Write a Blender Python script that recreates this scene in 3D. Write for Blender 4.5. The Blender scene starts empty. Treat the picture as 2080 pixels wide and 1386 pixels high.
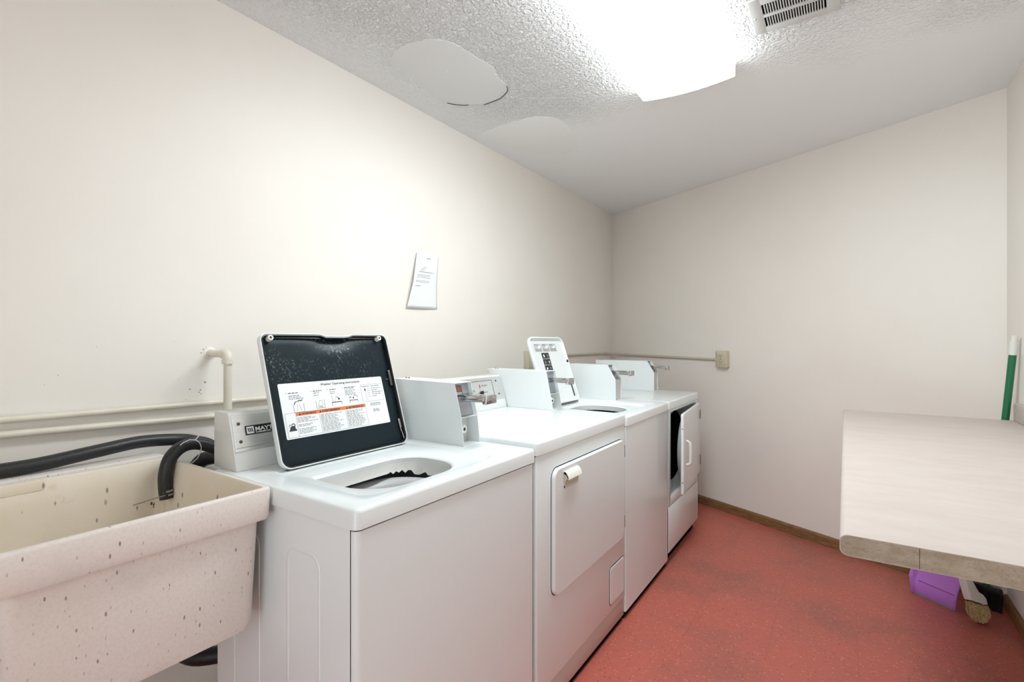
import bpy, bmesh, math, random
from mathutils import Vector, Matrix

random.seed(7)
SC = bpy.context.scene
COL = SC.collection

# ---------------------------------------------------------------- camera
CAM_H = 1.255
cd = bpy.data.cameras.new('camera')
cd.sensor_width = 36.0
cd.lens = 1010.0 / 2080.0 * 36.0
cd.clip_start = 0.02
cam = bpy.data.objects.new('camera', cd)
cam.location = (0, 0, CAM_H)
cam.rotation_euler = (math.radians(90), 0, math.radians(33.8))
COL.objects.link(cam)
SC.camera = cam

# ---------------------------------------------------------------- world, exposure
w = bpy.data.worlds.new('world')
SC.world = w
w.use_nodes = True
w.node_tree.nodes['Background'].inputs[0].default_value = (0.86, 0.96, 1.0, 1)
w.node_tree.nodes['Background'].inputs[1].default_value = 1.75
SC.view_settings.view_transform = 'Standard'
SC.view_settings.look = 'None'
SC.view_settings.gamma = 1.0
SC.view_settings.use_curve_mapping = False
SC.view_settings.exposure = 1.0
LAMP_STRENGTH = 9.9

# ---------------------------------------------------------------- material helpers
def srgb(r, g, b):
    f = lambda c: (c / 12.92 if c <= 0.04045 else ((c + 0.055) / 1.055) ** 2.4)
    return (f(r / 255), f(g / 255), f(b / 255), 1)

class NT:
    def __init__(self, name):
        self.m = bpy.data.materials.new(name)
        self.m.use_nodes = True
        self.t = self.m.node_tree
        self.b = self.t.nodes['Principled BSDF']
    def n(self, typ, **kw):
        o = self.t.nodes.new(typ)
        for k, v in kw.items():
            if k.startswith('_'):
                setattr(o, k[1:], v)
            else:
                o.inputs[k.replace('__', ' ')].default_value = v
        return o
    def l(self, a, b):
        self.t.links.new(a, b)
    def coord(self, scale=(1, 1, 1)):
        g = self.n('ShaderNodeNewGeometry')
        mp = self.n('ShaderNodeMapping')
        mp.inputs['Scale'].default_value = scale
        self.l(g.outputs['Position'], mp.inputs['Vector'])
        return mp.outputs[0]
    def noise(self, scale, detail=2, rough=0.5, vec=None):
        o = self.n('ShaderNodeTexNoise', Scale=scale, Detail=detail, Roughness=rough)
        self.l(vec or self.coord(), o.inputs['Vector'])
        return o.outputs['Fac']
    def vor(self, scale, vec=None, feature='F1'):
        o = self.n('ShaderNodeTexVoronoi', Scale=scale)
        o.feature = feature
        self.l(vec or self.coord(), o.inputs['Vector'])
        return o
    def ramp(self, fac, stops, interp='LINEAR'):
        o = self.n('ShaderNodeValToRGB')
        o.color_ramp.interpolation = interp
        e = o.color_ramp.elements
        while len(e) < len(stops):
            e.new(0.5)
        for i, (p, c) in enumerate(stops):
            e[i].position = p
            e[i].color = c if len(c) == 4 else (*c, 1)
        self.l(fac, o.inputs['Fac'])
        return o.outputs['Color']
    def mix(self, fac, a, b):
        o = self.n('ShaderNodeMix', _data_type='RGBA')
        for s, v in ((o.inputs[0], fac), (o.inputs[6], a), (o.inputs[7], b)):
            if isinstance(v, (int, float, tuple)):
                s.default_value = v
            else:
                self.l(v, s)
        return o.outputs[2]
    def math(self, op, a, b=0.0):
        o = self.n('ShaderNodeMath', _operation=op)
        for s, v in ((o.inputs[0], a), (o.inputs[1], b)):
            if isinstance(v, (int, float)):
                s.default_value = v
            else:
                self.l(v, s)
        return o.outputs[0]
    def bump(self, h, strength=0.3, dist=0.002):
        o = self.n('ShaderNodeBump', Strength=strength, Distance=dist)
        self.l(h, o.inputs['Height'])
        self.l(o.outputs[0], self.b.inputs['Normal'])
    def base(self, c):
        if isinstance(c, tuple):
            self.b.inputs['Base Color'].default_value = c
        else:
            self.l(c, self.b.inputs['Base Color'])
    def set(self, **kw):
        for k, v in kw.items():
            self.b.inputs[k.replace('__', ' ')].default_value = v
        return self

BLK = (0, 0, 0, 1)
WHT = (1, 1, 1, 1)

def simple(name, c, rough=0.5, metal=0.0, coat=0.0, spec=0.5):
    k = NT(name)
    k.base(c)
    k.set(Roughness=rough, Metallic=metal)
    k.b.inputs['Coat Weight'].default_value = coat
    k.b.inputs['Specular IOR Level'].default_value = spec
    return k.m

M = {}

def make_materials():
    # wall paint
    k = NT('wall_paint')
    lf = k.noise(1.3, 3, 0.6)
    c = k.ramp(lf, [(0.35, srgb(240.5, 234.5, 226.5)), (0.65, srgb(243.5, 238.4, 231.5))])
    sp = k.vor(13.0, k.coord((1, 1, 1)))
    fleck = k.ramp(sp.outputs['Distance'], [(0.012, WHT), (0.022, BLK)])
    gate = k.ramp(k.noise(2.2, 2), [(0.50, BLK), (0.60, WHT)])
    f2 = k.math('MULTIPLY', fleck, gate)
    f2 = k.math('MULTIPLY', f2, 0.55)
    c = k.mix(f2, c, srgb(120, 112, 100))
    k.base(c)
    k.bump(k.noise(160, 2), 0.10, 0.001)
    k.set(Roughness=0.6)
    M['wall'] = k.m
    # ceiling
    k = NT('ceiling_texture')
    k.base(srgb(245, 246, 246))
    n1 = k.noise(64, 3, 0.55)
    n2 = k.vor(120, feature='SMOOTH_F1').outputs['Distance']
    h = k.math('ADD', k.ramp(n1, [(0.40, BLK), (0.62, WHT)]), k.math('MULTIPLY', n2, 0.7))
    g = k.n('ShaderNodeNewGeometry')
    s = k.n('ShaderNodeSeparateXYZ')
    k.l(g.outputs['Position'], s.inputs[0])
    # spray texture fades away from the lamp to mimic raking light; back area smooth
    wob = k.math('MULTIPLY', k.noise(3.0, 2), 0.5)
    yy = k.math('ADD', s.outputs['Y'], wob)
    xx = k.math('ADD', s.outputs['X'], k.math('MULTIPLY', wob, 0.4))
    m1 = k.ramp(k.math('MULTIPLY', yy, 0.25), [(0.58, WHT), (0.72, BLK)])
    m2 = k.ramp(k.math('ADD', xx, 2.0), [(0.30, (0.35, 0.35, 0.35)), (0.62, WHT)])
    h = k.math('MULTIPLY', h, k.math('MULTIPLY', m1, m2))
    k.bump(h, 1.0, 0.009)
    k.set(Roughness=0.9)
    M['ceiling'] = k.m
    M['plaster'] = simple('smooth_plaster', srgb(228, 229, 228), 0.8)
    M['plaster_thin'] = simple('feathered_plaster', srgb(243, 244, 243), 0.85)
    # floor tile
    k = NT('red_tile')
    lf = k.noise(1.6, 4, 0.6)
    c = k.ramp(lf, [(0.36, srgb(166, 98, 86)), (0.5, srgb(188, 102, 89)), (0.68, srgb(198, 103, 87))])
    dirt = k.ramp(k.noise(0.9, 4, 0.55), [(0.52, BLK), (0.72, WHT)])
    c = k.mix(k.math('MULTIPLY', dirt, 0.35), c, srgb(158, 100, 84))
    mid = k.noise(45, 3, 0.7)
    c = k.mix(k.ramp(mid, [(0.5, BLK), (0.75, (0.5, 0.5, 0.5))]), c, srgb(205, 125, 108))
    v1 = k.vor(58, k.coord((1.0, 1.8, 1)))
    sel = k.ramp(v1.outputs['Color'], [(0.55, BLK), (0.62, WHT)])
    d1 = k.ramp(v1.outputs['Distance'], [(0.16, WHT), (0.25, BLK)])
    c = k.mix(k.math('MULTIPLY', k.math('MULTIPLY', sel, d1), 0.8), c, srgb(222, 160, 142))
    v2 = k.vor(47, k.coord((1.7, 1.0, 1)))
    sel = k.ramp(v2.outputs['Color'], [(0.5, BLK), (0.6, WHT)])
    d2 = k.ramp(v2.outputs['Distance'], [(0.14, WHT), (0.22, BLK)])
    c = k.mix(k.math('MULTIPLY', k.math('MULTIPLY', sel, d2), 0.6), c, srgb(92, 42, 38))
    k.base(c)
    k.set(Roughness=0.42)
    k.b.inputs['Specular IOR Level'].default_value = 0.35
    M['tile'] = k.m
    M['grout'] = simple('tile_bed', srgb(120, 62, 54), 0.9)
    # enamel
    def enamel(name, c, rough):
        k = NT(name)
        k.base(c)
        k.bump(k.noise(240, 1), 0.03, 0.0006)
        k.set(Roughness=rough)
        k.b.inputs['Coat Weight'].default_value = 0.35
        k.b.inputs['Coat Roughness'].default_value = 0.12
        return k.m
    M['enamel'] = enamel('white_enamel', srgb(234, 239, 239), 0.30)
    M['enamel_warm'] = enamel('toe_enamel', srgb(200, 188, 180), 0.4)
    M['console'] = enamel('console_paint', srgb(222, 222, 219), 0.35)
    M['edge_dark'] = simple('seam_dark', srgb(40, 40, 40), 0.8)
    M['black'] = simple('cavity_shade', (0.004, 0.004, 0.004, 1), 0.9, spec=0.1)  # near-black standing in for the shade inside hollows and under machines
    # brushed steel
    k = NT('brushed_steel')
    n = k.noise(60, 3, 0.6, k.coord((6, 0.4, 6)))
    k.base(k.ramp(n, [(0.3, srgb(216, 216, 215)), (0.7, srgb(228, 228, 227))]))
    k.set(Roughness=0.34, Metallic=0.85)
    M['steel'] = k.m
    M['chrome'] = simple('chrome', srgb(196, 196, 196), 0.16, 1.0)
    M['drum'] = simple('drum_steel', srgb(206, 206, 206), 0.4, 0.3)
    M['zinc'] = simple('zinc_plate', srgb(178, 182, 190), 0.35, 0.8)
    M['hinge'] = simple('hinge_metal', srgb(92, 90, 86), 0.4, 0.7)
    M['handle_cream'] = simple('cream_plastic', srgb(234, 232, 222), 0.35)
    M['handle_shade'] = simple('tan_plastic', srgb(206, 200, 182), 0.45)
    # black lid liner with scuffs
    k = NT('lid_liner')
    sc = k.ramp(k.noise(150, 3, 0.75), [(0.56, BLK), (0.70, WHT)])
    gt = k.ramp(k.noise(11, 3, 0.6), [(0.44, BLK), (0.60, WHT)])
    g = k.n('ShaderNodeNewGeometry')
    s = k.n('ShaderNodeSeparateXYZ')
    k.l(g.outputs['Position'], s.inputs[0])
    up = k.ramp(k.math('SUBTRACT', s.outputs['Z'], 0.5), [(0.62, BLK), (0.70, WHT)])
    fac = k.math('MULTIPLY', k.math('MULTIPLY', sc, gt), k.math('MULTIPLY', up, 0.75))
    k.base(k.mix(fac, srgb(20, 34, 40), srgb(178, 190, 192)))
    k.set(Roughness=0.33)
    k.b.inputs['Specular IOR Level'].default_value = 0.22
    M['liner'] = k.m
    M['liner_edge'] = simple('liner_edge', srgb(16, 18, 20), 0.35)
    M['label_white'] = simple('label_white', srgb(236, 238, 238), 0.55)
    M['ink'] = simple('ink', srgb(46, 46, 50), 0.6)
    M['ink_grey'] = simple('ink_grey', srgb(140, 142, 146), 0.6)
    M['orange'] = simple('orange_print', srgb(226, 122, 62), 0.6)
    M['badge_black'] = simple('badge_black', srgb(22, 22, 24), 0.3)
    M['red_print'] = simple('red_print', srgb(176, 98, 84), 0.5)
    M['white_plastic'] = simple('white_plastic', srgb(232, 232, 228), 0.35)
    M['grey_plastic'] = simple('grey_plastic', srgb(190, 190, 190), 0.4)
    # laundry tub: beige stone-look plastic with dark flecks
    k = NT('tub_stone')
    c = k.ramp(k.noise(2.6, 3, 0.6), [(0.35, srgb(226, 217, 209)), (0.65, srgb(231, 224, 218))])
    fine = k.noise(170, 3, 0.7)
    c = k.mix(k.ramp(fine, [(0.45, BLK), (0.75, (0.32, 0.32, 0.32))]), c, srgb(198, 182, 166))
    warp = k.n('ShaderNodeMix', _data_type='VECTOR')
    pos = k.coord((1, 1, 1))
    v = k.vor(30, k.coord((1.0, 2.3, 0.9)))
    sel = k.ramp(v.outputs['Color'], [(0.52, BLK), (0.58, WHT)])
    d = k.ramp(k.math('ADD', v.outputs['Distance'], k.math('MULTIPLY', k.noise(90, 2), 0.10)), [(0.15, WHT), (0.19, BLK)])
    c = k.mix(k.math('MULTIPLY', k.math('MULTIPLY', sel, d), 0.8), c, srgb(116, 108, 102))
    v = k.vor(58, k.coord((1.2, 1.8, 0.8)))
    sel = k.ramp(v.outputs['Color'], [(0.5, BLK), (0.56, WHT)])
    d = k.ramp(k.math('ADD', v.outputs['Distance'], k.math('MULTIPLY', k.noise(130, 2), 0.12)), [(0.17, WHT), (0.22, BLK)])
    c = k.mix(k.math('MULTIPLY', k.math('MULTIPLY', sel, d), 0.5), c, srgb(150, 138, 126))
    blue = k.ramp(k.noise(9, 3, 0.6), [(0.60, BLK), (0.75, WHT)])
    c = k.mix(k.math('MULTIPLY', blue, 0.35), c, srgb(206, 206, 204))
    k.base(c)
    k.set(Roughness=0.5)
    M['tub'] = k.m
    k = NT('tub_inside')
    c = k.ramp(k.noise(5, 4, 0.6), [(0.35, srgb(232, 219, 198)), (0.65, srgb(238, 228, 214))])
    st = k.ramp(k.noise(14, 4, 0.65), [(0.62, BLK), (0.75, WHT)])
    c = k.mix(k.math('MULTIPLY', st, 0.4), c, srgb(186, 150, 112))
    v = k.vor(30, k.coord((1.0, 1.6, 0.7)))
    sel = k.ramp(v.outputs['Color'], [(0.55, BLK), (0.6, WHT)])
    d = k.ramp(v.outputs['Distance'], [(0.12, WHT), (0.18, BLK)])
    c = k.mix(k.math('MULTIPLY', k.math('MULTIPLY', sel, d), 0.7), c, srgb(110, 100, 90))
    k.base(c)
    k.set(Roughness=0.55)
    M['tub_inside'] = k.m
    # rubber hose
    k = NT('black_rubber')
    sp = k.ramp(k.noise(120, 2, 0.6), [(0.66, BLK), (0.74, WHT)])
    k.base(k.mix(k.math('MULTIPLY', sp, 0.35), srgb(30, 32, 34), srgb(120, 122, 124)))
    k.set(Roughness=0.42)
    M['rubber'] = k.m
    M['rust'] = simple('rust', srgb(84, 66, 46), 0.9)
    M['scuff'] = simple('scuff', srgb(176, 168, 154), 0.8)
    M['clamp'] = simple('dull_clamp', srgb(150, 145, 140), 0.4, 0.5)
    k = NT('painted_pipe')
    c = k.ramp(k.noise(14, 3), [(0.4, srgb(232, 226, 212)), (0.6, srgb(226, 218, 202))])
    st = k.ramp(k.noise(7, 2), [(0.72, BLK), (0.76, WHT)])
    k.base(k.mix(k.math('MULTIPLY', st, 0.5), c, srgb(214, 180, 124)))
    k.set(Roughness=0.4)
    M['pipe'] = k.m
    M['conduit'] = simple('painted_conduit', srgb(205, 198, 180), 0.45)
    M['outlet'] = simple('ivory_outlet', srgb(206, 198, 174), 0.4)
    M['outlet_slot'] = simple('outlet_slot', srgb(90, 76, 50), 0.7)
    # laminate countertop
    k = NT('laminate')
    n = k.noise(7, 4, 0.65, k.coord((1.0, 3.0, 1)))
    c = k.ramp(n, [(0.35, srgb(200, 187, 180)), (0.7, srgb(206, 195, 189))])
    k.base(c)
    k.set(Roughness=0.5)
    M['laminate'] = k.m
    k = NT('particle_board')
    n = k.noise(26, 4, 0.7, k.coord((1.0, 1.0, 2.5)))
    c = k.ramp(n, [(0.35, srgb(158, 142, 122)), (0.65, srgb(178, 165, 147))])
    sp = k.ramp(k.noise(260, 2), [(0.55, BLK), (0.7, WHT)])
    k.base(k.mix(k.math('MULTIPLY', sp, 0.35), c, srgb(128, 108, 84)))
    k.bump(k.noise(300, 2), 0.3, 0.001)
    k.set(Roughness=0.85)
    M['board'] = k.m
    # stained baseboard
    k = NT('stained_wood')
    n = k.noise(18, 5, 0.7, k.coord((1.0, 1.0, 7.0)))
    c = k.ramp(n, [(0.3, srgb(104, 74, 46)), (0.55, srgb(140, 104, 68)), (0.75, srgb(160, 124, 86))])
    k.base(c)
    k.set(Roughness=0.5)
    M['wood'] = k.m
    M['paper'] = simple('paper', srgb(238, 238, 238), 0.7)
    # lamp lens
    k = NT('lamp_lens')
    k.base(srgb(245, 245, 245))
    k.set(Roughness=0.4)
    k.b.inputs['Emission Color'].default_value = (0.90, 0.975, 1.0, 1)
    k.b.inputs['Emission Strength'].default_value = LAMP_STRENGTH
    M['lens'] = k.m
    # the sides of the lens emit less, dimmed to curb glare on wall and ceiling
    k = NT('lamp_lens_side')
    k.base(srgb(245, 245, 245))
    k.set(Roughness=0.4)
    k.b.inputs['Emission Color'].default_value = (0.90, 0.975, 1.0, 1)
    k.b.inputs['Emission Strength'].default_value = LAMP_STRENGTH * 0.46
    M['lens_side'] = k.m
    M['lamp_metal'] = simple('lamp_metal', srgb(240, 240, 238), 0.4)
    M['vent'] = simple('vent_metal', srgb(206, 207, 205), 0.38, 0.2)
    M['green'] = simple('green_handle', srgb(18, 112, 74), 0.35, coat=0.3)
    M['purple'] = simple('purple_plastic', srgb(205, 135, 235), 0.35)
    M['purple_dark'] = simple('purple_line', srgb(140, 76, 160), 0.4)
    M['lip'] = simple('rubber_lip', srgb(120, 124, 134), 0.5)
    k = NT('bristle')
    n = k.noise(300, 2, 0.5, k.coord((1, 1, 0.08)))
    k.base(k.ramp(n, [(0.3, srgb(150, 122, 80)), (0.7, srgb(212, 190, 140))]))
    k.set(Roughness=0.8)
    M['bristle'] = k.m
make_materials()

# ---------------------------------------------------------------- mesh builder
class MB:
    def __init__(self):
        self.v = []
        self.f = []
        self.mi = []
    def add(self, verts, faces, mi=0, mat=None):
        o = len(self.v)
        for p in verts:
            p = Vector(p)
            self.v.append(mat @ p if mat else p)
        for fc in faces:
            self.f.append([i + o for i in fc])
            self.mi.append(mi)
        return self
    def addbm(self, bm, mi=0, mat=None):
        bm.verts.index_update()
        self.add([v.co.copy() for v in bm.verts], [[v.index for v in f.verts] for f in bm.faces], mi, mat)
        bm.free()
        return self
    def box(self, lo, hi, bev=0.0, seg=2, mi=0, mat=None):
        bm = bmesh.new()
        bmesh.ops.create_cube(bm, size=1)
        for v in bm.verts:
            v.co = Vector([lo[i] + (v.co[i] + 0.5) * (hi[i] - lo[i]) for i in range(3)])
        if bev:
            bmesh.ops.bevel(bm, geom=bm.edges[:], offset=bev, segments=seg, profile=0.5, affect='EDGES')
        return self.addbm(bm, mi, mat)
    def prism(self, pts, axis, a, b, bev=0.0, seg=2, mi=0, mat=None):
        # pts are 2D; axis names the extrusion axis: 'Y' -> pts are (x, z); 'X' -> (y, z); 'Z' -> (x, y)
        def P(p, t):
            return {'Y': (p[0], t, p[1]), 'X': (t, p[0], p[1]), 'Z': (p[0], p[1], t)}[axis]
        bm = bmesh.new()
        A = [bm.verts.new(P(p, a)) for p in pts]
        B = [bm.verts.new(P(p, b)) for p in pts]
        n = len(pts)
        bm.faces.new(A)
        bm.faces.new(B[::-1])
        for i in range(n):
            bm.faces.new((A[i], B[i], B[(i + 1) % n], A[(i + 1) % n]))
        bmesh.ops.recalc_face_normals(bm, faces=bm.faces[:])
        if bev:
            bmesh.ops.bevel(bm, geom=bm.edges[:], offset=bev, segments=seg, profile=0.5, affect='EDGES')
        return self.addbm(bm, mi, mat)
    def tube(self, path, r, n=14, smooth=0, mi=0, mat=None, caps=True):
        pts = [Vector(p) for p in path]
        if smooth:
            pts = catmull(pts, smooth)
        rs = r if isinstance(r, (list, tuple)) else None
        T = []
        for i in range(len(pts)):
            d = pts[min(i + 1, len(pts) - 1)] - pts[max(i - 1, 0)]
            T.append(d.normalized())
        up = Vector((0, 0, 1)) if abs(T[0].z) < 0.9 else Vector((1, 0, 0))
        N = (up - T[0] * up.dot(T[0])).normalized()
        rings = []
        for i, p in enumerate(pts):
            N = (N - T[i] * N.dot(T[i])).normalized()
            Bn = T[i].cross(N)
            rr = r if rs is None else rs[min(int(i * len(rs) / len(pts)), len(rs) - 1)]
            rings.append([p + N * (rr * math.cos(2 * math.pi * k / n)) + Bn * (rr * math.sin(2 * math.pi * k / n)) for k in range(n)])
        return self.loft(rings, caps=caps, mi=mi, mat=mat)
    def loft(self, rings, closed=True, caps=False, capa=None, capb=None, mi=0, mat=None, flip=False):
        n = len(rings[0])
        vs = [p for r in rings for p in r]
        fs = []
        m = n if closed else n - 1
        for i in range(len(rings) - 1):
            for k in range(m):
                a, b = i * n + k, i * n + (k + 1) % n
                fs.append((a, a + n, b + n, b) if flip else (a, b, b + n, a + n))
        ca = caps if capa is None else capa
        cb = caps if capb is None else capb
        if ca:
            fs.append(tuple(range(n)) if flip else tuple(range(n - 1, -1, -1)))
        if cb:
            o = (len(rings) - 1) * n
            fs.append(tuple(o + k for k in (range(n - 1, -1, -1) if flip else range(n))))
        return self.add(vs, fs, mi, mat)
    def lathe(self, prof, c, axis='Z', n=24, mi=0, caps=False, mat=None):
        rings = []
        for r, h in prof:
            ring = []
            for k in range(n):
                a = 2 * math.pi * k / n
                x, y = r * math.cos(a), r * math.sin(a)
                p = {'Z': (x, y, h), 'X': (h, x, y), 'Y': (x, h, y)}[axis]
                ring.append(Vector(c) + Vector(p))
            rings.append(ring)
        return self.loft(rings, caps=caps, mi=mi, mat=mat)
    def quad(self, a, b, c, d, mi=0, mat=None):
        return self.add([a, b, c, d], [(0, 1, 2, 3)], mi, mat)
    def build(self, name, mats, parent=None, smooth=35, fixn=True, kind=None, label=None):
        me = bpy.data.meshes.new(name)
        off = Vector((0, 0, 0))
        if parent is not None:
            p = parent
            while p is not None:
                off += Vector(p.location)
                p = p.parent
        me.from_pydata([v - off for v in self.v], [], self.f)
        if isinstance(mats, str):
            mats = [mats]
        for m in mats:
            me.materials.append(M[m])
        me.polygons.foreach_set('material_index', self.mi)
        if fixn:
            bm = bmesh.new()
            bm.from_mesh(me)
            bmesh.ops.recalc_face_normals(bm, faces=bm.faces[:])
            bm.to_mesh(me)
            bm.free()
        if smooth:
            me.polygons.foreach_set('use_smooth', [True] * len(me.polygons))
            me.set_sharp_from_angle(angle=math.radians(smooth))
        me.update()
        o = bpy.data.objects.new(name, me)
        COL.objects.link(o)
        if parent is not None:
            o.parent = parent
        if kind:
            o['kind'] = kind
        if label:
            o['label'] = label
        return o

def catmull(P, k):
    out = []
    n = len(P)
    for i in range(n - 1):
        p0, p1, p2, p3 = P[max(i - 1, 0)], P[i], P[i + 1], P[min(i + 2, n - 1)]
        for j in range(k):
            t = j / k
            out.append(0.5 * ((2 * p1) + (p2 - p0) * t + (2 * p0 - 5 * p1 + 4 * p2 - p3) * t * t + (3 * p1 - p0 - 3 * p2 + p3) * t ** 3))
    out.append(P[-1])
    return out

def rrect(x0, x1, y0, y1, r, seg=6):
    # counter-clockwise rounded rectangle; r = radius or (r_x0y0, r_x1y0, r_x1y1, r_x0y1)
    if not isinstance(r, (tuple, list)):
        r = (r,) * 4
    out = []
    for (cx, cy, sx, sy, a0, rr) in ((x0, y0, 1, 1, 180, r[0]), (x1, y0, -1, 1, 270, r[1]), (x1, y1, -1, -1, 0, r[2]), (x0, y1, 1, -1, 90, r[3])):
        for i in range(seg + 1):
            a = math.radians(a0 + 90 * i / seg)
            out.append((cx + sx * rr + rr * math.cos(a), cy + sy * rr + rr * math.sin(a)))
    return out

def tag(o, label, cat, group=None):
    o['label'] = label
    o['category'] = cat
    if group:
        o['group'] = group
    return o

def thing(name, label, cat, loc, group=None):
    o = bpy.data.objects.new(name, None)
    o.empty_display_size = 0.1
    o.location = loc
    COL.objects.link(o)
    return tag(o, label, cat, group)

def struct(o):
    o['kind'] = 'structure'
    return o

def text_geo(s, size, bold=0.0, align='LEFT', xscale=1.0):
    cu = bpy.data.curves.new('t', 'FONT')
    cu.body = s
    cu.size = size
    cu.align_x = align
    cu.offset = bold
    cu.fill_mode = 'FRONT'
    cu.resolution_u = 2
    o = bpy.data.objects.new('t', cu)
    COL.objects.link(o)
    dg = bpy.context.evaluated_depsgraph_get()
    me = bpy.data.meshes.new_from_object(o.evaluated_get(dg))
    V = [(v.co.x * xscale, v.co.y, 0) for v in me.vertices]
    F = [list(p.vertices) for p in me.polygons]
    bpy.data.objects.remove(o)
    bpy.data.curves.remove(cu)
    bpy.data.meshes.remove(me)
    return V, F

def frame(o, ux, uy):
    # local (x, y, z) -> world, x along ux, y along uy, z along ux x uy
    ux = Vector(ux).normalized()
    uy = Vector(uy).normalized()
    uz = ux.cross(uy)
    m = Matrix((ux, uy, uz)).transposed().to_4x4()
    m.translation = Vector(o)
    return m

# ---------------------------------------------------------------- room shell
XL, XR, HC = -1.83, 0.635, 2.45
YF = -1.25
SL = -0.488
def yback(x):
    return 4.45 + SL * (x + 1.83)
T = 0.10
room = [(XL, YF), (XR, YF), (XR, yback(XR)), (XL, yback(XL))]
big = [(XL - T, YF - T), (XR + T, YF - T), (XR + T, yback(XR + T) + T), (XL - T, yback(XL - T) + T)]

floor = struct(MB().prism(big, 'Z', -0.10, -0.003).build('floor', 'grout', smooth=0))
floor['label'] = 'red vinyl tile floor'
def clip(poly):
    # keep the part in front of the slanted back wall
    out = []
    g = lambda p: yback(p[0]) - p[1]
    for i in range(len(poly)):
        a, b = poly[i], poly[(i + 1) % len(poly)]
        ga, gb = g(a), g(b)
        if ga >= 0:
            out.append(a)
        if ga * gb < 0:
            t = ga / (ga - gb)
            out.append((a[0] + (b[0] - a[0]) * t, a[1] + (b[1] - a[1]) * t))
    return out
TS = 0.3048
gap = 0.00018
ix0 = math.floor((XL - 0.043) / TS)
iy0 = math.floor((YF - 2.04) / TS)
for i in range(ix0, 3):
    for j in range(iy0, 9):
        x0 = max(XL, 0.043 + i * TS + gap)
        x1 = min(XR, 0.043 + (i + 1) * TS - gap)
        y0 = max(YF, 2.04 + j * TS + gap)
        y1 = 2.04 + (j + 1) * TS - gap
        if x1 - x0 < 0.005:
            continue
        pg = clip([(x0, y0), (x1, y0), (x1, y1), (x0, y1)])
        if len(pg) < 3:
            continue
        MB().prism(pg, 'Z', -0.003, 0.0).build('tile', 'tile', floor, smooth=0)

ceiling = struct(MB().prism(big, 'Z', HC, HC + 0.1).build('ceiling', 'ceiling', smooth=0))
wall_left = struct(MB().prism([(XL - T, YF - T), (XL, YF - T), (XL, yback(XL)), (XL - T, yback(XL) + T)], 'Z', 0, HC).build('wall_left', 'wall', smooth=0))
struct(MB().prism([(XR, YF - T), (XR + T, YF - T), (XR + T, yback(XR) + T), (XR, yback(XR))], 'Z', 0, HC).build('wall_right', 'wall', smooth=0))
struct(MB().prism([(XL, yback(XL)), (XR, yback(XR)), (XR + T, yback(XR) + T), (XL - T, yback(XL) + T)], 'Z', 0, HC).build('wall_back', 'wall', smooth=0))
# wall behind the camera, unseen; its doorway is added to let in fill light
DX0, DX1, DH = -0.45, 0.55, 2.06
mb = MB()
mb.box((XL, YF - T, 0), (DX0, YF, HC))
mb.box((DX1, YF - T, 0), (XR, YF, HC))
mb.box((DX0, YF - T, DH), (DX1, YF, HC))
struct(mb.build('wall_front', 'wall', smooth=0))
mb = MB()
mb.box((DX0 - 0.06, YF, 0), (DX0, YF + 0.014, DH + 0.06), 0.003)
mb.box((DX1, YF, 0), (DX1 + 0.06, YF + 0.014, DH + 0.06), 0.003)
mb.box((DX0, YF, DH), (DX1, YF + 0.014, DH + 0.06), 0.003)
struct(mb.build('trim_1', 'wood'))  # casing of the added, unseen doorway

# baseboards
nb = Vector((SL, -1, 0)).normalized()      # into the room from the back wall
nb = Vector((-(-SL), -1, 0)).normalized()
db = Vector((1, SL, 0)).normalized()
a = Vector((XL, yback(XL), 0))
b = Vector((XR, yback(XR), 0))
BT = 0.013
prof = [(0, 0), (BT, 0), (BT, 0.052), (BT * 0.55, 0.062), (0, 0.063)]
def sweep(p0, p1, inward, name):
    r0 = [p0 + inward * q[0] + Vector((0, 0, q[1])) for q in prof]
    r1 = [p1 + inward * q[0] + Vector((0, 0, q[1])) for q in prof]
    o = MB().loft([r0, r1], caps=True).build(name, 'wood', smooth=20)
    return struct(o)
sweep(a + db * 0.02, b - db * 0.012, nb, 'baseboard_back')
sweep(Vector((XR, YF + 0.02, 0)), Vector((XR, yback(XR) - 0.006, 0)), Vector((-1, 0, 0)), 'baseboard_right')

# plaster patches on the ceiling
def patch(pts, name, label, th, mat='plaster'):
    P = catmull([Vector((x, y, 0)) for x, y in pts + [pts[0]]], 8)[:-1]
    rnd = random.Random(3)
    Q = [Vector((p.x + rnd.uniform(-0.005, 0.005), p.y + rnd.uniform(-0.005, 0.005), 0)) for p in P]
    c = sum(Q, Vector()) / len(Q)
    r0 = [Vector((q.x, q.y, HC + 0.0005)) for q in Q]
    r1 = [Vector((q.x, q.y, HC - th)) for q in Q]
    r2 = [Vector((c.x + (q.x - c.x) * 0.985, c.y + (q.y - c.y) * 0.985, HC - th - 0.0006)) for q in Q]
    return MB().loft([r0, r1, r2], capb=True, flip=True).build(name, mat, ceiling, smooth=20, label=label)
pp = [(-1.628, 1.481), (-1.526, 1.428), (-1.408, 1.435), (-1.338, 1.473), (-1.299, 1.547), (-1.29, 1.649), (-1.274, 1.75), (-1.303, 1.827), (-1.312, 1.91), (-1.362, 1.975), (-1.477, 2.006), (-1.592, 1.954), (-1.664, 1.868), (-1.651, 1.715), (-1.639, 1.578)]
patch(pp, 'plaster_patch', 'smooth oval plaster patch with a cracked edge', 0.002)
patch([(-1.728, 2.277), (-1.477, 2.254), (-1.301, 2.321), (-1.29, 2.53), (-1.358, 2.74), (-1.476, 2.824), (-1.667, 2.657), (-1.765, 2.423)], 'plaster_patch', 'faint smooth patch nearer the corner', 0.0012, 'plaster_thin')
mb = MB()
mb.box((-1.475, 1.648, HC - 0.006), (-1.455, 1.672, HC - 0.002), 0.002)
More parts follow.
